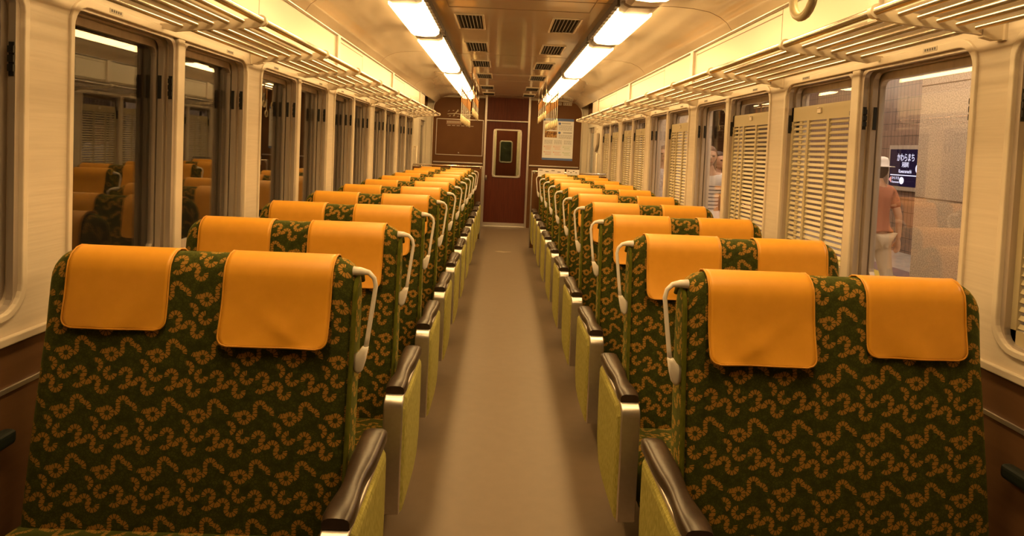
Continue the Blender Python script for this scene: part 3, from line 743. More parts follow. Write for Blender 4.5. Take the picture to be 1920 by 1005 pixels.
for s_, side in ((-1, 'left'), (1, 'right')):
    for i, (a, b) in enumerate(SEGS):
        if i == 0: lb = 'lit ceiling light nearest overhead in the %s row, mostly above the view' % side
        elif i == len(SEGS) - 1: lb = 'farthest lit ceiling light of the %s row, above the hanging straps' % side
        else: lb = '%s lit ceiling light of the %s row counted from the front' % (ORD[i], side)
        light(s_, a, b, lb)

# ------------------------------------------------------------------ ceiling vents
def vent(s_, y, lb):
    x0, x1, h = 0.285, 0.485, 0.285
    t = thing('ceiling_vent', (s_ * 0.385, y, 2.5000), lb, 'vent', 'ceiling vents in two rows'); OR = dict(origin=(s_ * 0.385, y, 2.5000))
    m = MB()
    for q in ((x0 - 0.016, x0, y - h - 0.016, y + h + 0.016), (x1, x1 + 0.016, y - h - 0.016, y + h + 0.016), (x0, x1, y - h - 0.016, y - h), (x0, x1, y + h, y + h + 0.016)): m.box(s_ * q[0], s_ * q[1], q[2], q[3], 2.4900, 2.5000)
    m.build('vent_frame', MT['bracket'], t, bevel=0.003, **OR)
    m = MB(); m.box(s_ * x0, s_ * x1, y - h, y + h, 2.4975, 2.4995); m.build('vent_opening', MT['ventdark'], t, **OR)
    m = MB()
    for i in range(7):
        x = x0 + 0.012 + i * 0.029
        m.hexa([(s_ * x, y - h, 2.4920), (s_ * (x + 0.005), y - h, 2.4920), (s_ * (x + 0.012), y - h, 2.4990), (s_ * (x + 0.007), y - h, 2.4990)], [(s_ * x, y + h, 2.4920), (s_ * (x + 0.005), y + h, 2.4920), (s_ * (x + 0.012), y + h, 2.4990), (s_ * (x + 0.007), y + h, 2.4990)])
    m.build('vent_slats', MT['vent'], t, **OR)
for s_, side in ((-1, 'left'), (1, 'right')):
    for i, y in enumerate((5.28, 6.58, 7.90, 9.25, 11.0, 12.3)):
        vent(s_, y, '%s dark slatted ceiling vent of the %s row' % (ORD[i] if i else 'nearest and largest-looking', side) if i < 5 else 'farthest dark ceiling vent of the %s row, by the end wall' % side)

# ------------------------------------------------------------------ hanging straps
def strap(x, y, ztop, zbot, lb, grp, cat='hanging strap'):
    t = thing('hanging_strap', (x, y, ztop), lb, cat, grp); OR = dict(origin=(x, y, ztop))
    rr = 0.055; zc = zbot + rr + 0.008
    m = MB(); m.tube([(x, y + rr * math.sin(q), zc - rr * math.cos(q)) for q in (2 * PI * i / 20 for i in range(20))], 0.0105, 8, closed=True); m.build('ring', MT['strapring'], t, smooth=True, **OR)
    zs = ztop - (ztop - zbot) * 0.38
    m = MB(); m.box(x - 0.003, x + 0.003, y - 0.014, y + 0.014, zc + rr - 0.012, zs + 0.01); m.build('band', MT['strapband'], t, **OR)
    m = MB(); m.box(x - 0.007, x + 0.007, y - 0.018, y + 0.018, zs, ztop + 0.012); m.build('sheath', MT['sheath'], t, bevel=0.003, **OR)
    return t
for s_, side in ((-1, 'left'), (1, 'right')):
    for k, (xr, ya, yb, zr) in enumerate(((0.735, 9.7, 12.6, 2.34), (0.585, 10.2, 12.6, 2.37))):
        m = MB(); m.tube([(s_ * xr, ya, zr), (s_ * xr, yb, zr)], 0.012, 10)
        for y in (ya + 0.1, (ya + yb) / 2, yb - 0.1): m.tube([(s_ * xr, y, zr), (s_ * xr, y, 2.43 if xr > 0.6 else 2.50)], 0.008, 8)
        tag(m.build('strap_rail', MT['bracket'], smooth=True), 'thin ceiling rail carrying the far hanging straps, %s of the %s pair' % ('outer' if k == 0 else 'inner', side), 'strap rail', 'strap rails')
        n = 8 if k == 0 else 6
        for i in range(n):
            y = ya + 0.15 + (yb - ya - 0.4) * i / (n - 1)
            strap(s_ * xr, y, zr, 1.835 if k == 0 else 1.975, 'cream hanging strap, %s along the %s row on the %s, near the end wall' % (ORD[i], 'low outer' if k == 0 else 'high inner', side), 'hanging straps near the end wall')
m = MB(); m.tube([(0.615, 0.4, 2.34), (0.615, 2.1, 2.34)], 0.012, 10)
for y in (0.5, 2.0): m.tube([(0.615, y, 2.34), (0.615, y, 2.50)], 0.008, 8)
tag(m.build('strap_rail', MT['bracket'], smooth=True), 'ceiling rail above the view at the upper right carrying one near strap', 'strap rail', 'strap rails')
strap(0.615, 1.515, 2.34, 1.808, 'large ivory strap ring hanging at the top right in front of the luggage rack', 'near strap')

# ------------------------------------------------------------------ notices on the end wall
def flat_y(m, x0, x1, z0, z1, y, th=0.001): m.box(x0, x1, y - th, y, z0, z1)
t = thing('poster', (1.05, YE, 1.267), 'tall white notice poster with blue header on the end wall right of the door', 'poster'); OR = dict(origin=(1.05, YE, 1.267))
px0, px1, pz0, pz1 = 0.738, 1.368, 1.267, 2.126; pw, ph = px1 - px0, pz1 - pz0
def pr(u, v): return px0 + u * pw, pz1 - v * ph
m = MB(); m.box(px0, px1, YE - 0.008, YE - 0.0005, pz0, pz1); m.build('sheet', MT['paper'], t, **OR)
def patch(name, mat, rects, lift=0.0012):
    m = MB()
    for u0, v0, u1, v1 in rects:
        a = pr(u0, v0); b = pr(u1, v1); m.box(a[0], b[0], YE - 0.008 - lift, YE - 0.0075, b[1], a[1])
    m.build(name, mat, t, **OR)
blue = simple('print blue', (0.10, 0.17, 0.42), 0.6); grey = simple('print grey', (0.42, 0.42, 0.46), 0.6)
patch('header', blue, [(0, 0, 1, 0.06), (0.0, 0.95, 1, 1.0)])
patch('photograph', noisy('print photo', (0.10, 0.03, 0.01), (0.55, 0.30, 0.08), (30, 30, 30), rough=0.6), [(0.06, 0.31, 0.46, 0.46)])
patch('photograph', noisy('print photo pale', (0.25, 0.14, 0.10), (0.75, 0.62, 0.45), (16, 16, 16), rough=0.6), [(0.05, 0.10, 0.46, 0.28)])
patch('headline', grey, [(0.60, 0.10, 0.9, 0.125), (0.66, 0.32, 0.95, 0.35)])
m = MB()
for u, v in ((0.54, 0.12), (0.54, 0.34)):
    c = pr(u, v); m.tube([(c[0], YE - 0.0095, c[1]), (c[0], YE - 0.0075, c[1])], 0.026, 16)
m.build('number_disc', blue, t, **OR)
rng = random.Random(3); lines = []
for (u0, u1, va, vb) in ((0.52, 0.95, 0.16, 0.28), (0.52, 0.95, 0.385, 0.47), (0.06, 0.33, 0.52, 0.62), (0.38, 0.64, 0.52, 0.62), (0.70, 0.95, 0.52, 0.62)):
    v = va
    while v < vb:
        u = u0
        while u < u1:
            q = rng.uniform(0.02, 0.07); lines.append((u, v, min(u + q, u1), v + 0.013)); u += q + 0.012
        v += 0.026
patch('body_text', grey, lines)
for nm, cc, us in (('red', (0.70, 0.30, 0.22), ((0.05, 0.32), (0.36, 0.63))), ('green', (0.40, 0.52, 0.28), ((0.67, 0.95),))):
    L_ = []
    for u0, u1 in us:
        for v0 in (0.67, 0.80):
            L_.append((u0, v0, u0 + 0.035, v0 + 0.02))
            for i in range(3): L_.append((u0 + 0.045, v0 + 0.005 + i * 0.03, u1 - rng.uniform(0, 0.08), v0 + 0.012 + i * 0.03))
        L_.append((u0, 0.648, u1, 0.652))
    patch('%s_text' % nm, simple('print ' + nm, cc, 0.6), L_)
for x0, x1, lb in ((1.034, 1.10, 'small square white plate high on the end wall above the poster'), (1.128, 1.311, 'wider white number plate high on the end wall, right of a small square one')):
    m = MB(); m.box(x0, x1, YE - 0.006, YE, 2.40, 2.462); o = tag(m.build('number_plate', MT['plate'], bevel=0.003), lb, 'plate')
    m = MB(); n = max(1, int((x1 - x0) / 0.04))
    for i in range(n):
        xx = x0 + (i + 0.5) * (x1 - x0) / n
        ring_frame_y(m, [(xx + 0.011 * math.cos(q), 2.431 + 0.018 * math.sin(q)) for q in (2 * PI * j / 10 for j in range(10))], [(xx + 0.006 * math.cos(q), 2.431 + 0.010 * math.sin(q)) for q in (2 * PI * j / 10 for j in range(10))], YE - 0.0075, YE - 0.0055)
    m.build('figures', MT['ink'], o, **O0)
# pale lettering on the left half of the end wall
m = MB()
m.tube([(-1.244, YE - 0.004, 2.123), (-1.078, YE - 0.004, 2.14), (-0.878, YE - 0.004, 2.118), (-0.678, YE - 0.004, 2.135)], 0.010, 6)
m.tube([(-1.122, YE - 0.004, 2.09), (-1.066, YE - 0.004, 2.157), (-1.022, YE - 0.004, 2.223)], 0.010, 6)
for i in range(6): m.tube([(-1.233 + i * 0.094, YE - 0.003, 2.173 + 0.022 * (i % 2)), (-1.20 + i * 0.094, YE - 0.003, 2.20)], 0.007, 6)
for i in range(7): m.tube([(-1.21 + i * 0.083, YE - 0.003, 2.08), (-1.172 + i * 0.083, YE - 0.003, 2.088 + 0.011 * (i % 2))], 0.006, 6)
tag(m.build('wall_emblem', simple('pale paint', (0.62, 0.55, 0.42), 0.5), smooth=True), 'faint pale scribble emblem on the brown end wall, upper left', 'emblem')
m = MB(); m.box(-1.255, -0.944, YE - 0.016, YE, 1.913, 1.996); o = tag(m.build('sign_strip', simple('faded sign', (0.30, 0.17, 0.10), 0.5)), 'faded pale sign strip across the top edge of the empty frame on the end wall', 'sign')
m = MB()
for i in range(9): m.box(-1.238 + i * 0.032, -1.219 + i * 0.032, YE - 0.017, YE - 0.015, 1.946, 1.98)
for i in range(6): m.box(-1.233 + i * 0.094, -1.166 + i * 0.094, YE - 0.002, YE, 1.885, 1.897)
m.build('characters', MT['plate'], o, **O0)
# pale bag on the right-hand corner, mark on the floor
t = thing('hanging_bag', (1.60, 11.70, 1.42), 'pale cloth bag hanging from a hook on the far right corner', 'bag'); OR = dict(origin=(1.60, 11.70, 1.42))
m = MB()
m.prism([(11.50, 1.82), (11.88, 1.82), (11.90, 1.58), (11.72, 1.47), (11.52, 1.60)], 'x', 1.61, 1.652); m.build('cloth', simple('unbleached cloth', (0.50, 0.44, 0.36), 0.9), t, bevel=0.012, seg=3, **OR)
m = MB(); m.tube([(1.658, 11.70, 1.90), (1.625, 11.70, 1.90), (1.618, 11.70, 1.87), (1.622, 11.70, 1.83)], 0.008, 8); m.build('hook', MT['bracket'], t, smooth=True, **OR)
m = MB(); sc = [(0.11 * math.cos(q) * (1 + 0.35 * math.sin(3 * q + 1)) - 0.02, 10.0 + 0.05 * math.sin(q) * (1 + 0.4 * math.sin(4 * q))) for q in (2 * PI * i / 28 for i in range(28))]
m.prism(sc, 'z', ZF, ZF + 0.0008)
tag(m.build('floor_scuff', simple('worn lino', (0.36, 0.28, 0.20), 0.5)), 'small pale worn scuff on the aisle floor towards the end door', 'scuff')

# ------------------------------------------------------------------ outside: tunnel on the left, platform on the right
m = MB(); m.box(-3.3, -3.2, -6, 30, -1.2, 4); struct(m.build('wall_tunnel', MT['tunnel']))
granite = noisy('granite', (0.36, 0.295, 0.24), (0.62, 0.525, 0.43), (105, 105, 105), rough=0.4, detail=4, lo=0.38, hi=0.62)
def tiles():
    m, nt, b = nodes('glazed wall tile'); L = nt.links.new
    tc = nt.nodes.new('ShaderNodeTexCoord'); sp = nt.nodes.new('ShaderNodeSeparateXYZ'); cb = nt.nodes.new('ShaderNodeCombineXYZ')
    L(tc.outputs['Object'], sp.inputs[0]); L(sp.outputs[1], cb.inputs[0]); L(sp.outputs[2], cb.inputs[1])
    br = nt.nodes.new('ShaderNodeTexBrick'); br.offset = 0.0
    br.inputs['Color1'].default_value = (0.22, 0.145, 0.115, 1); br.inputs['Color2'].default_value = (0.19, 0.125, 0.10, 1); br.inputs['Mortar'].default_value = (0.05, 0.035, 0.03, 1)
    br.inputs['Scale'].default_value = 1; br.inputs['Mortar Size'].default_value = 0.006; br.inputs['Brick Width'].default_value = 0.10; br.inputs['Row Height'].default_value = 0.22
    L(cb.outputs[0], br.inputs['Vector']); L(br.outputs['Color'], b.inputs['Base Color']); P(b, Roughness=0.35); return m
ZP = -0.04
m = MB(); m.box(1.95, 6.9, -6, 30, ZP - 0.3, ZP)
pf = struct(m.build('floor_platform', noisy('platform paving', (0.36, 0.32, 0.30), (0.44, 0.40, 0.37), (4, 4, 4), rough=0.6)))
for xa, xb, c, nm in ((5.02, 5.32, (0.62, 0.48, 0.06), 'tactile_strip'), (5.32, 5.75, (0.20, 0.13, 0.14), 'dark_paving'), (2.3, 2.6, (0.62, 0.48, 0.06), 'tactile_strip')):
    m = MB(); m.box(xa, xb, -6, 30, ZP, ZP + 0.004); m.build(nm, simple(nm, c, 0.6), pf, **O0)
m = MB(); m.box(6.9, 7.0, -6, 30, ZP, 3.6); struct(m.build('wall_platform', tiles()))
m = MB(); m.box(1.95, 7.0, -6, 30, 3.55, 3.6); struct(m.build('ceiling_platform', simple('platform ceiling', (0.35, 0.32, 0.29), 0.7)))
for y0, lb in ((3.58, 'speckled granite column on the platform outside the nearest right-hand window'), (12.5, 'granite column on the platform farther along, behind the raised shutters')):
    m = MB(); m.box(3.0, 3.9, y0, y0 + 1.12, ZP, 3.55); o = tag(m.build('granite_column', granite, bevel=0.01), lb, 'column')
    m = MB()
    for z in (0.42, 1.24, 2.06, 2.88): m.box(2.998, 3.902, y0 - 0.002, y0 + 1.122, z, z + 0.006)
    m.build('slab_joints', MT['seam'], o, **O0)
st = emit('station tube', STATION_COL, STATION_L)
for i, (x, y) in enumerate(((2.2, 0.6), (2.2, 4.1), (2.2, 7.6), (2.2, 11.1), (2.2, 14.6), (4.7, 2.5), (4.7, 6.5), (4.7, 10.5), (4.7, 14.5))):
    t = thing('platform_light', (x, y, 3.3), 'tube light over the platform, out of sight above the windows', 'platform light', 'platform tube lights'); OR = dict(origin=(x, y, 3.3))
    m = MB(); m.box(x - 0.09, x + 0.09, y - 0.85, y + 0.85, 3.34, 3.55); m.build('tray', MT['frame'], t, **OR)
    m = MB()
    for dx in (-0.045, 0.045): m.tube([(x + dx, y - 0.8, 3.315), (x + dx, y + 0.8, 3.315)], 0.022, 10)
    m.build('tube', st, t, smooth=True, **OR)
# station name sign
t = thing('station_sign', (6.9, 10.77, 1.43), 'dark illuminated station name sign with white Japanese lettering on the tiled platform wall', 'sign'); OR = dict(origin=(6.9, 10.77, 1.43))
SY0, SY1, SZ0, SZ1 = 10.30, 11.24, 1.105, 1.745
m = MB(); m.box(6.82, 6.9, SY0 - 0.05, SY1 + 0.05, SZ0 - 0.07, SZ1 + 0.07); m.build('frame', MT['alu_dull'], t, **OR)
m = MB(); m.box(6.812, 6.822, SY0, SY1, SZ0, SZ1); m.build('board', emit('sign face', (0.020, 0.011, 0.030), 1.0), t, **OR)
wht = emit('sign lettering', (0.85, 0.80, 1.0), 1.6)
def text(name, body, size, y, z, mat, parent, fit=None):
    c = bpy.data.curves.new(name, 'FONT'); c.body = body; c.size = size; c.align_x = 'CENTER'; c.align_y = 'CENTER'; c.extrude = 0.001
    o = bpy.data.objects.new(name, c); COL.objects.link(o)
    dg = bpy.context.evaluated_depsgraph_get(); dg.update()
    me = bpy.data.meshes.new_from_object(o.evaluated_get(dg)); bpy.data.objects.remove(o)
    sx = 1.0
    if fit: xs_ = [v.co.x for v in me.vertices]; sx = fit / (max(xs_) - min(xs_))
    for v in me.vertices: v.co = Vector((6.81 - v.co.z, y - v.co.x * sx, z + v.co.y)) - Vector(parent.location)
    me.materials.clear(); me.materials.append(mat)
    o = bpy.data.objects.new(name, me); COL.objects.link(o); o.parent = parent; return o
yc = 10.80
text('station_name', 'かわらまち', 0.15, yc, 1.595, wht, t, 0.46)
text('kanji_name', '河原町', 0.10, yc, 1.475, wht, t, 0.19)
text('roman_name', 'Kawaramachi', 0.085, yc, 1.365, wht, t, 0.34)
m = MB(); m.box(6.808, 6.813, yc - 0.36, yc + 0.40, 1.29, 1.305)
m.tube([(6.808, yc - 0.36, 1.42), (6.813, yc - 0.36, 1.42)], 0.085, 20); m.tube([(6.808, yc + 0.08, 1.205), (6.813, yc + 0.08, 1.205)], 0.062, 20); m.build('rule_and_discs', wht, t, **OR)
m = MB(); m.hexa([(6.806, yc + 0.44, 1.215), (6.806, yc + 0.37, 1.27), (6.806, yc + 0.37, 1.16)], [(6.812, yc + 0.44, 1.215), (6.812, yc + 0.37, 1.27), (6.812, yc + 0.37, 1.16)]); m.build('arrow', emit('sign arrow', (0.9, 0.35, 0.3), 1.3), t, **OR)
text('next_station', 'からすま', 0.06, yc + 0.25, 1.24, wht, t, 0.20); text('next_roman', 'Karasuma', 0.05, yc + 0.25, 1.175, wht, t, 0.20)

# ------------------------------------------------------------------ people on the platform
skin_m = noisy('skin', (0.55, 0.33, 0.22), (0.60, 0.37, 0.25), (8, 8, 8), rough=0.5); eye_m = simple('eye', (0.03, 0.02, 0.02), 0.3); lip_m = simple('lips', (0.42, 0.16, 0.12), 0.5)
def skinned(edges, pts, rad, root):
    """skin-modifier limb tree turned into a mesh"""
    me = bpy.data.meshes.new('limb'); names = list(pts); idx = {n: i for i, n in enumerate(names)}
    me.from_pydata([pts[n] for n in names], [(idx[a], idx[b]) for a, b in edges], [])
    o = bpy.data.objects.new('limb', me); COL.objects.link(o)
    o.modifiers.new('skin', 'SKIN'); sub = o.modifiers.new('sub', 'SUBSURF'); sub.levels = 2
    lay = me.skin_vertices[0] if me.skin_vertices else None
    if lay is None: bpy.context.view_layer.update(); lay = me.skin_vertices[0]
    for n in names:
        r = rad[n]; lay.data[idx[n]].radius = r if isinstance(r, tuple) else (r, r); lay.data[idx[n]].use_root = (n == root)
    bpy.context.view_layer.update(); dg = bpy.context.evaluated_depsgraph_get()
    out = bpy.data.meshes.new_from_object(o.evaluated_get(dg)); bpy.data.objects.remove(o); return out
def remeshed(me, vox):
    o = bpy.data.objects.new('tmp', me); COL.objects.link(o); r = o.modifiers.new('r', 'REMESH'); r.mode = 'VOXEL'; r.voxel_size = vox; r.use_smooth_shade = True
    s = o.modifiers.new('s', 'SMOOTH'); s.factor = 0.5; s.iterations = 2
    bpy.context.view_layer.update(); dg = bpy.context.evaluated_depsgraph_get()
    out = bpy.data.meshes.new_from_object(o.evaluated_get(dg)); bpy.data.objects.remove(o)
    for p in out.polygons: p.use_smooth = True
    return out
def person(loc, heading, H, label, top, bottom, shoes, hair, style, arms=((0.0, 0.0), (0.0, 0.0)), stride=0.0, hat=None, skirt=False, female=True):
    """local frame: z up, facing -y; arms = (forward swing, elbow bend) in radians for left and right"""
    root = bpy.data.objects.new('person', None)
    k = H
    pts, rad = {}, {}
    sw = 0.098 if female else 0.108
    def add(n, p, r): pts[n] = tuple(c * k for c in p); rad[n] = tuple(x * k for x in r) if isinstance(r, tuple) else r * k
    add('pelvis', (0, 0, 0.515), (0.082, 0.062)); add('waist', (0, 0, 0.60), (0.070, 0.052) if female else (0.080, 0.058)); add('chest', (0, 0.004, 0.715), (0.086, 0.062)); add('collar', (0, 0.008, 0.800), (0.055, 0.045)); add('neck', (0, 0.002, 0.850), (0.030, 0.031)); add('skull', (0, -0.006, 0.89), (0.032, 0.034))
    E = [('pelvis', 'waist'), ('waist', 'chest'), ('chest', 'collar'), ('collar', 'neck'), ('neck', 'skull')]
    hands = []
    for sx, nm, (af, eb) in ((1, 'l', arms[0]), (-1, 'r', arms[1])):
        sh = Vector((sx * sw, 0.006, 0.792)); el = sh + Vector((sx * 0.020, -0.178 * math.sin(af) + 0.008, -0.178 * math.cos(af))); f2 = af + eb
        wr = el + Vector((sx * 0.004, -0.150 * math.sin(f2), -0.150 * math.cos(f2)))
        add('sh' + nm, sh, 0.036); add('el' + nm, el, 0.024); add('wr' + nm, wr, 0.0165)
        E += [('collar', 'sh' + nm), ('sh' + nm, 'el' + nm), ('el' + nm, 'wr' + nm)]
        hands.append((sx, wr, f2))
        st_ = stride * (1 if sx > 0 else -1)
        hp = Vector((sx * 0.052, 0, 0.475)); kn = Vector((sx * 0.054, -0.20 * math.sin(st_) - 0.012, 0.475 - 0.20 * math.cos(st_))); an = Vector((sx * 0.055, kn.y + 0.225 * math.sin(max(0.0, -st_) * 0.9) + 0.018 - 0.08 * max(0, st_), 0.048 + 0.02 * max(0, -st_)))
        add('hp' + nm, hp, 0.058); add('kn' + nm, kn, 0.036); add('an' + nm, an, 0.023); add('to' + nm, an + Vector((0, -0.085, -0.026)), 0.018)
        E += [('pelvis', 'hp' + nm), ('hp' + nm, 'kn' + nm), ('kn' + nm, 'an' + nm), ('an' + nm, 'to' + nm)]
    body = skinned(E, pts, rad, 'pelvis')
    bm = bmesh.new(); bm.from_mesh(body); mb = MB(); mb.bm.free(); mb.bm = bm
    hc = Vector((0, -0.012, 0.935)) * k; hr = 0.067 * k
    def headfn(d, p):
        jaw = max(0.0, -d.z); return Vector((p.x * (1 - 0.30 * jaw), p.y * (1 - 0.12 * jaw) - 0.10 * hr * jaw, p.z))
    mb.ellipsoid(hc, (0.046 * k, 0.058 * k, 0.067 * k), 20, 14, headfn)
    mb.ellipsoid(hc + Vector((0, -0.060, -0.008)) * k, (0.008 * k, 0.012 * k, 0.014 * k), 8, 6)
    mb.ellipsoid(hc + Vector((0, -0.052, 0.014)) * k, (0.034 * k, 0.010 * k, 0.006 * k), 10, 6)
    mb.ellipsoid(hc + Vector((0, -0.054, -0.036)) * k, (0.017 * k, 0.009 * k, 0.008 * k), 10, 6)
    for sx in (-1, 1): mb.ellipsoid(hc + Vector((sx * 0.047, 0.004, -0.006)) * k, (0.006 * k, 0.012 * k, 0.018 * k), 8, 6)
    for sx, wr, f2 in hands:
        dirv = Vector((0, -math.sin(f2), -math.cos(f2))); nrm = Vector((0, -math.cos(f2), math.sin(f2)))   # along the forearm, and forward across the palm
        pc = (wr + dirv * 0.032) * k
        mb.tube([wr * k, (wr + dirv * 0.02) * k, (wr + dirv * 0.052) * k], [0.016 * k, 0.021 * k, 0.022 * k], 10, flat=0.5)
        for i, ln in enumerate((0.040, 0.046, 0.043, 0.034)):
            b0 = wr + dirv * 0.050 + nrm * (0.0165 - 0.011 * i)
            c1 = b0 + dirv * ln * 0.5 + Vector((-sx * 0.003, 0, 0)); c2 = b0 + dirv * ln * 0.92 + Vector((-sx * 0.014, 0, 0))
            mb.tube([b0 * k, c1 * k, c2 * k], [0.0055 * k, 0.0052 * k, 0.0042 * k], 8)
        b0 = wr + dirv * 0.018 + nrm * 0.016
        mb.tube([b0 * k, (b0 + dirv * 0.016 + nrm * 0.014) * k, (b0 + dirv * 0.036 + nrm * 0.019 + Vector((-sx * 0.005, 0, 0))) * k], [0.0068 * k, 0.0062 * k, 0.0048 * k], 8)
    me = bpy.data.meshes.new('b'); bm.to_mesh(me); bm.free()
    me = remeshed(me, 0.0075 * k / 1.6)
    me.materials.clear()
    for q in (skin_m, eye_m, lip_m): me.materials.append(q)
    for p in me.polygons:
        c = (Vector(p.center) - hc) / k
        if c.y < -0.042:
            if abs(abs(c.x) - 0.019) < 0.0085 and abs(c.z - 0.003) < 0.0045: p.material_index = 1
            elif abs(c.x) < 0.014 and abs(c.z + 0.037) < 0.0045: p.material_index = 2
    me.name = 'person'
    root = bpy.data.objects.new('person', me); COL.objects.link(root)
    def child(name, me_, mat):
        me_.materials.clear(); me_.materials.append(mat); me_.name = name
        o = bpy.data.objects.new(name, me_); COL.objects.link(o); o.parent = root
        for p in me_.polygons: p.use_smooth = True
        return o
    def sub(keys, edges, grow, rt, cut=None, vox=0.011):
        p2 = {n: pts[n] for n in keys}; r2 = {n: (tuple(x + grow for x in rad[n]) if isinstance(rad[n], tuple) else rad[n] + grow) for n in keys}
        for n in (cut or {}): p2[n] = cut[n][0]; r2[n] = cut[n][1]
        return remeshed(skinned(edges, p2, r2, rt), vox)
    def lerp(a, b, t): return tuple(Vector(pts[a]).lerp(Vector(pts[b]), t))
    g = 0.011 * k
    cut = {'hem': ((0, 0, 0.53 * k if not female else 0.485 * k), (0.094 * k, 0.070 * k))}
    ed = [('pelvis', 'waist'), ('waist', 'chest'), ('chest', 'collar'), ('pelvis', 'hem')] if female else [('hem', 'waist'), ('waist', 'chest'), ('chest', 'collar')]
    for nm in 'lr':
        cut['sl' + nm] = (lerp('sh' + nm, 'el' + nm, 0.72), 0.038 * k); ed += [('collar', 'sh' + nm), ('sh' + nm, 'sl' + nm)]
    child('shirt', sub((['pelvis'] if female else []) + ['waist', 'chest', 'collar', 'shl', 'shr'], ed, g, 'waist', cut), top)
    if skirt:
        mb = MB(); rings = []
        for z, rx, ry in ((0.56, 0.086, 0.066), (0.50, 0.105, 0.082), (0.40, 0.118, 0.096), (0.30, 0.128, 0.106)):
            rings.append([(rx * k * math.cos(q) * (1 + 0.03 * math.sin(6 * q)), ry * k * math.sin(q) * (1 + 0.03 * math.sin(6 * q)), z * k) for q in (2 * PI * i / 28 for i in range(28))])
        mb.loft(rings); mm = bpy.data.meshes.new('skirt'); bmesh.ops.recalc_face_normals(mb.bm, faces=mb.bm.faces); mb.bm.to_mesh(mm); mb.bm.free(); child('skirt', mm, bottom)
    else:
        ed = []; cut = {}
        for nm in 'lr':
            cut['cf' + nm] = (lerp('kn' + nm, 'an' + nm, 0.93), 0.034 * k); ed += [('pelvis', 'hp' + nm), ('hp' + nm, 'kn' + nm), ('kn' + nm, 'cf' + nm)]
        child('trousers', sub(['pelvis', 'hpl', 'hpr', 'knl', 'knr'], ed, 0.009 * k, 'pelvis', cut), bottom)
    mb = MB()
    for nm in 'lr':
        a = Vector(pts['an' + nm]); 
        mb.loft([[(a.x + x * k * w_, a.y + y * k, max(0.0, a.z - 0.048 * k) + z * k) for x, z in ((-0.030, 0), (0.030, 0), (0.027, h * 0.6), (0.012, h), (-0.012, h), (-0.027, h * 0.6))] for y, w_, h in ((0.035, 0.75, 0.045), (0.0, 0.9, 0.055), (-0.05, 1.0, 0.042), (-0.09, 0.95, 0.028), (-0.108, 0.6, 0.018))])
    mm = bpy.data.meshes.new('shoes'); bmesh.ops.recalc_face_normals(mb.bm, faces=mb.bm.faces); mb.bm.to_mesh(mm); mb.bm.free(); child('shoes', mm, shoes)
    mb = MB()
    def hairfn(d, p):
        f = 1.0
        if d.y < -0.25 and d.z < 0.42: f = 0.80                                    # leaves the face free
        return p * f
    mb.ellipsoid(hc + Vector((0, 0.006, 0.008)) * k, (0.054 * k, 0.062 * k, 0.070 * k), 24, 16, hairfn)
    if style == 'long':
        rings = []
        for z, w_, d_ in ((0.0, 0.050, 0.040), (-0.05, 0.052, 0.036), (-0.10, 0.046, 0.028), (-0.135, 0.030, 0.018)):
            rings.append([(hc.x + w_ * k * math.cos(q), hc.y + (0.034 + d_ * 0.7 * math.sin(q)) * k, hc.z + z * k) for q in (2 * PI * i / 16 for i in range(16))])
        mb.loft(rings)
    mm = bpy.data.meshes.new('hair'); bmesh.ops.recalc_face_normals(mb.bm, faces=mb.bm.faces); mb.bm.to_mesh(mm); mb.bm.free(); child('hair', mm, hair)
    if hat:
        mb = MB(); rings = []
        for z, r in ((0.022, 0.100), (0.027, 0.098), (0.028, 0.066), (0.060, 0.064), (0.082, 0.056), (0.090, 0.036)):
            rings.append([(hc.x + r * 0.92 * k * math.cos(q), hc.y + r * 1.05 * k * math.sin(q), hc.z + z * k) for q in (2 * PI * i / 24 for i in range(24))])
        mb.loft(rings); mm = bpy.data.meshes.new('hat'); bmesh.ops.recalc_face_normals(mb.bm, faces=mb.bm.faces); mb.bm.to_mesh(mm); mb.bm.free(); child('hat', mm, hat)
    root.location = loc; root.rotation_euler = (0, 0, heading)
    tag(root, label, 'person', 'people on the platform'); return root
def stripes():
    m, nt, b = nodes('striped knit'); L = nt.links.new
    tc = nt.nodes.new('ShaderNodeTexCoord'); sp = nt.nodes.new('ShaderNodeSeparateXYZ'); L(tc.outputs['Object'], sp.inputs[0])
    mu = nt.nodes.new('ShaderNodeMath'); mu.operation = 'MULTIPLY'; mu.inputs[1].default_value = 1 / 0.042; L(sp.outputs[2], mu.inputs[0])
    fr = nt.nodes.new('ShaderNodeMath'); fr.operation = 'FRACT'; L(mu.outputs[0], fr.inputs[0])
    lt = nt.nodes.new('ShaderNodeMath'); lt.operation = 'LESS_THAN'; lt.inputs[1].default_value = 0.32; L(fr.outputs[0], lt.inputs[0])
    up = nt.nodes.new('ShaderNodeMath'); up.operation = 'LESS_THAN'; up.inputs[1].default_value = 1.215; L(sp.outputs[2], up.inputs[0])
    an = nt.nodes.new('ShaderNodeMath'); an.operation = 'MULTIPLY'; L(lt.outputs[0], an.inputs[0]); L(up.outputs[0], an.inputs[1])
    mx = nt.nodes.new('ShaderNodeMix'); mx.data_type = 'RGBA'; mx.inputs[6].default_value = (0.80, 0.78, 0.78, 1); mx.inputs[7].default_value = (0.06, 0.05, 0.10, 1)
    L(an.outputs[0], mx.inputs[0]); L(mx.outputs[2], b.inputs['Base Color']); P(b, Roughness=0.9); return m
navy = simple('navy cloth', (0.03, 0.025, 0.06), 0.9); white = simple('white cloth', (0.78, 0.76, 0.76), 0.9); beige = simple('beige cloth', (0.55, 0.46, 0.33), 0.9); rust = simple('rust cloth', (0.42, 0.17, 0.10), 0.9)
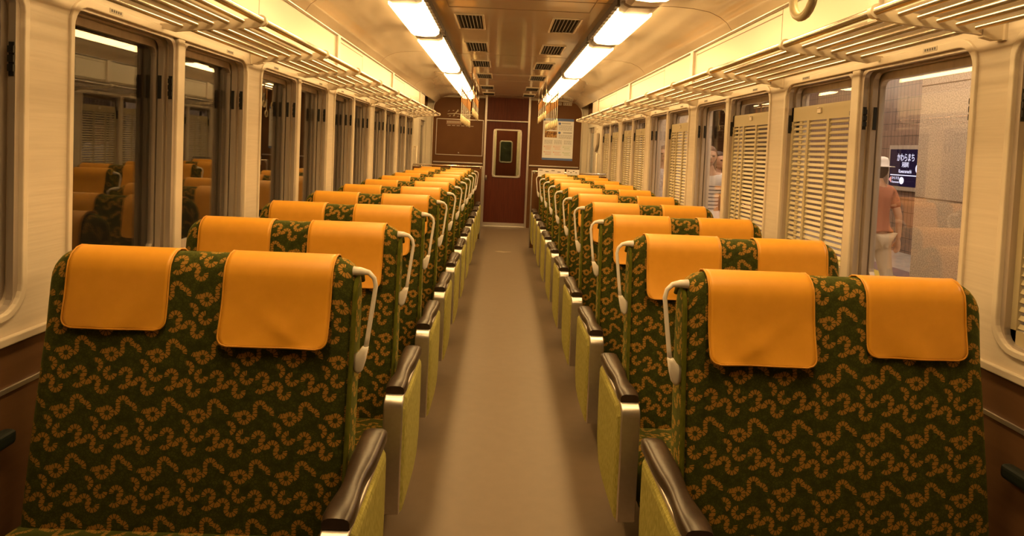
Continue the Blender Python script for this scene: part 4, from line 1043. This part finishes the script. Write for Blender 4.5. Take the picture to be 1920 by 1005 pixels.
hair_d = simple('dark hair', (0.035, 0.020, 0.014), 0.5); hair_b = simple('brown hair', (0.14, 0.07, 0.04), 0.5); shoe = simple('shoe', (0.05, 0.04, 0.04), 0.5); floral = noisy('pale floral', (0.75, 0.72, 0.74), (0.40, 0.35, 0.42), (40, 40, 40), rough=0.9)
person((3.86, 6.6, ZP), math.radians(200), 1.555, 'person in white brimmed hat and rust shirt walking past the nearest right-hand window', rust, beige, shoe, hair_d, 'short', ((0.3, 0.5), (-0.3, 0.3)), 0.28, hat=white, female=False)
person((2.275, 7.22, ZP), math.radians(-12), 1.62, 'person in white and navy striped top and white skirt behind the second right-hand window', stripes(), white, shoe, hair_b, 'long', ((0.1, 0.3), (-0.1, 0.2)), 0.12, skirt=True)
P3 = person((2.585, 7.85, ZP), math.radians(25), 1.57, 'dark-haired person in a navy top carrying a tan bag just behind the striped top', navy, beige, shoe, hair_d, 'short', ((0.2, 1.2), (0.1, 0.2)), 0.15, female=False)
person((2.21, 9.05, ZP), math.radians(-8), 1.63, 'person with brown hair in a pale flowered top behind the third right-hand window', floral, white, shoe, hair_b, 'long', ((0.2, 0.9), (0.1, 0.6)), 0.1, skirt=True)
person((2.16, 16.1, ZP), math.radians(10), 1.66, 'person in a white top seen through the far right passenger door', white, navy, shoe, hair_d, 'short', ((0.1, 0.2), (-0.1, 0.2)), 0.1)
t = thing('shoulder_bag', (2.44, 7.60, 0.93), 'tan shoulder bag at the hip of the person in navy', 'bag'); OR = dict(origin=(2.44, 7.60, 0.93))
tan = simple('tan leather', (0.42, 0.24, 0.10), 0.5)
m = MB(); m.prism([(2.35, 0.84), (2.52, 0.84), (2.505, 1.00), (2.365, 1.00)], 'y', 7.525, 7.595); m.build('pouch', tan, t, bevel=0.015, seg=3, **OR)
m = MB(); m.tube([(2.37, 7.56, 0.99), (2.40, 7.58, 1.10), (2.44, 7.59, 1.14), (2.48, 7.58, 1.10), (2.50, 7.56, 0.99)], 0.007, 8); m.build('handle', tan, t, smooth=True, **OR)
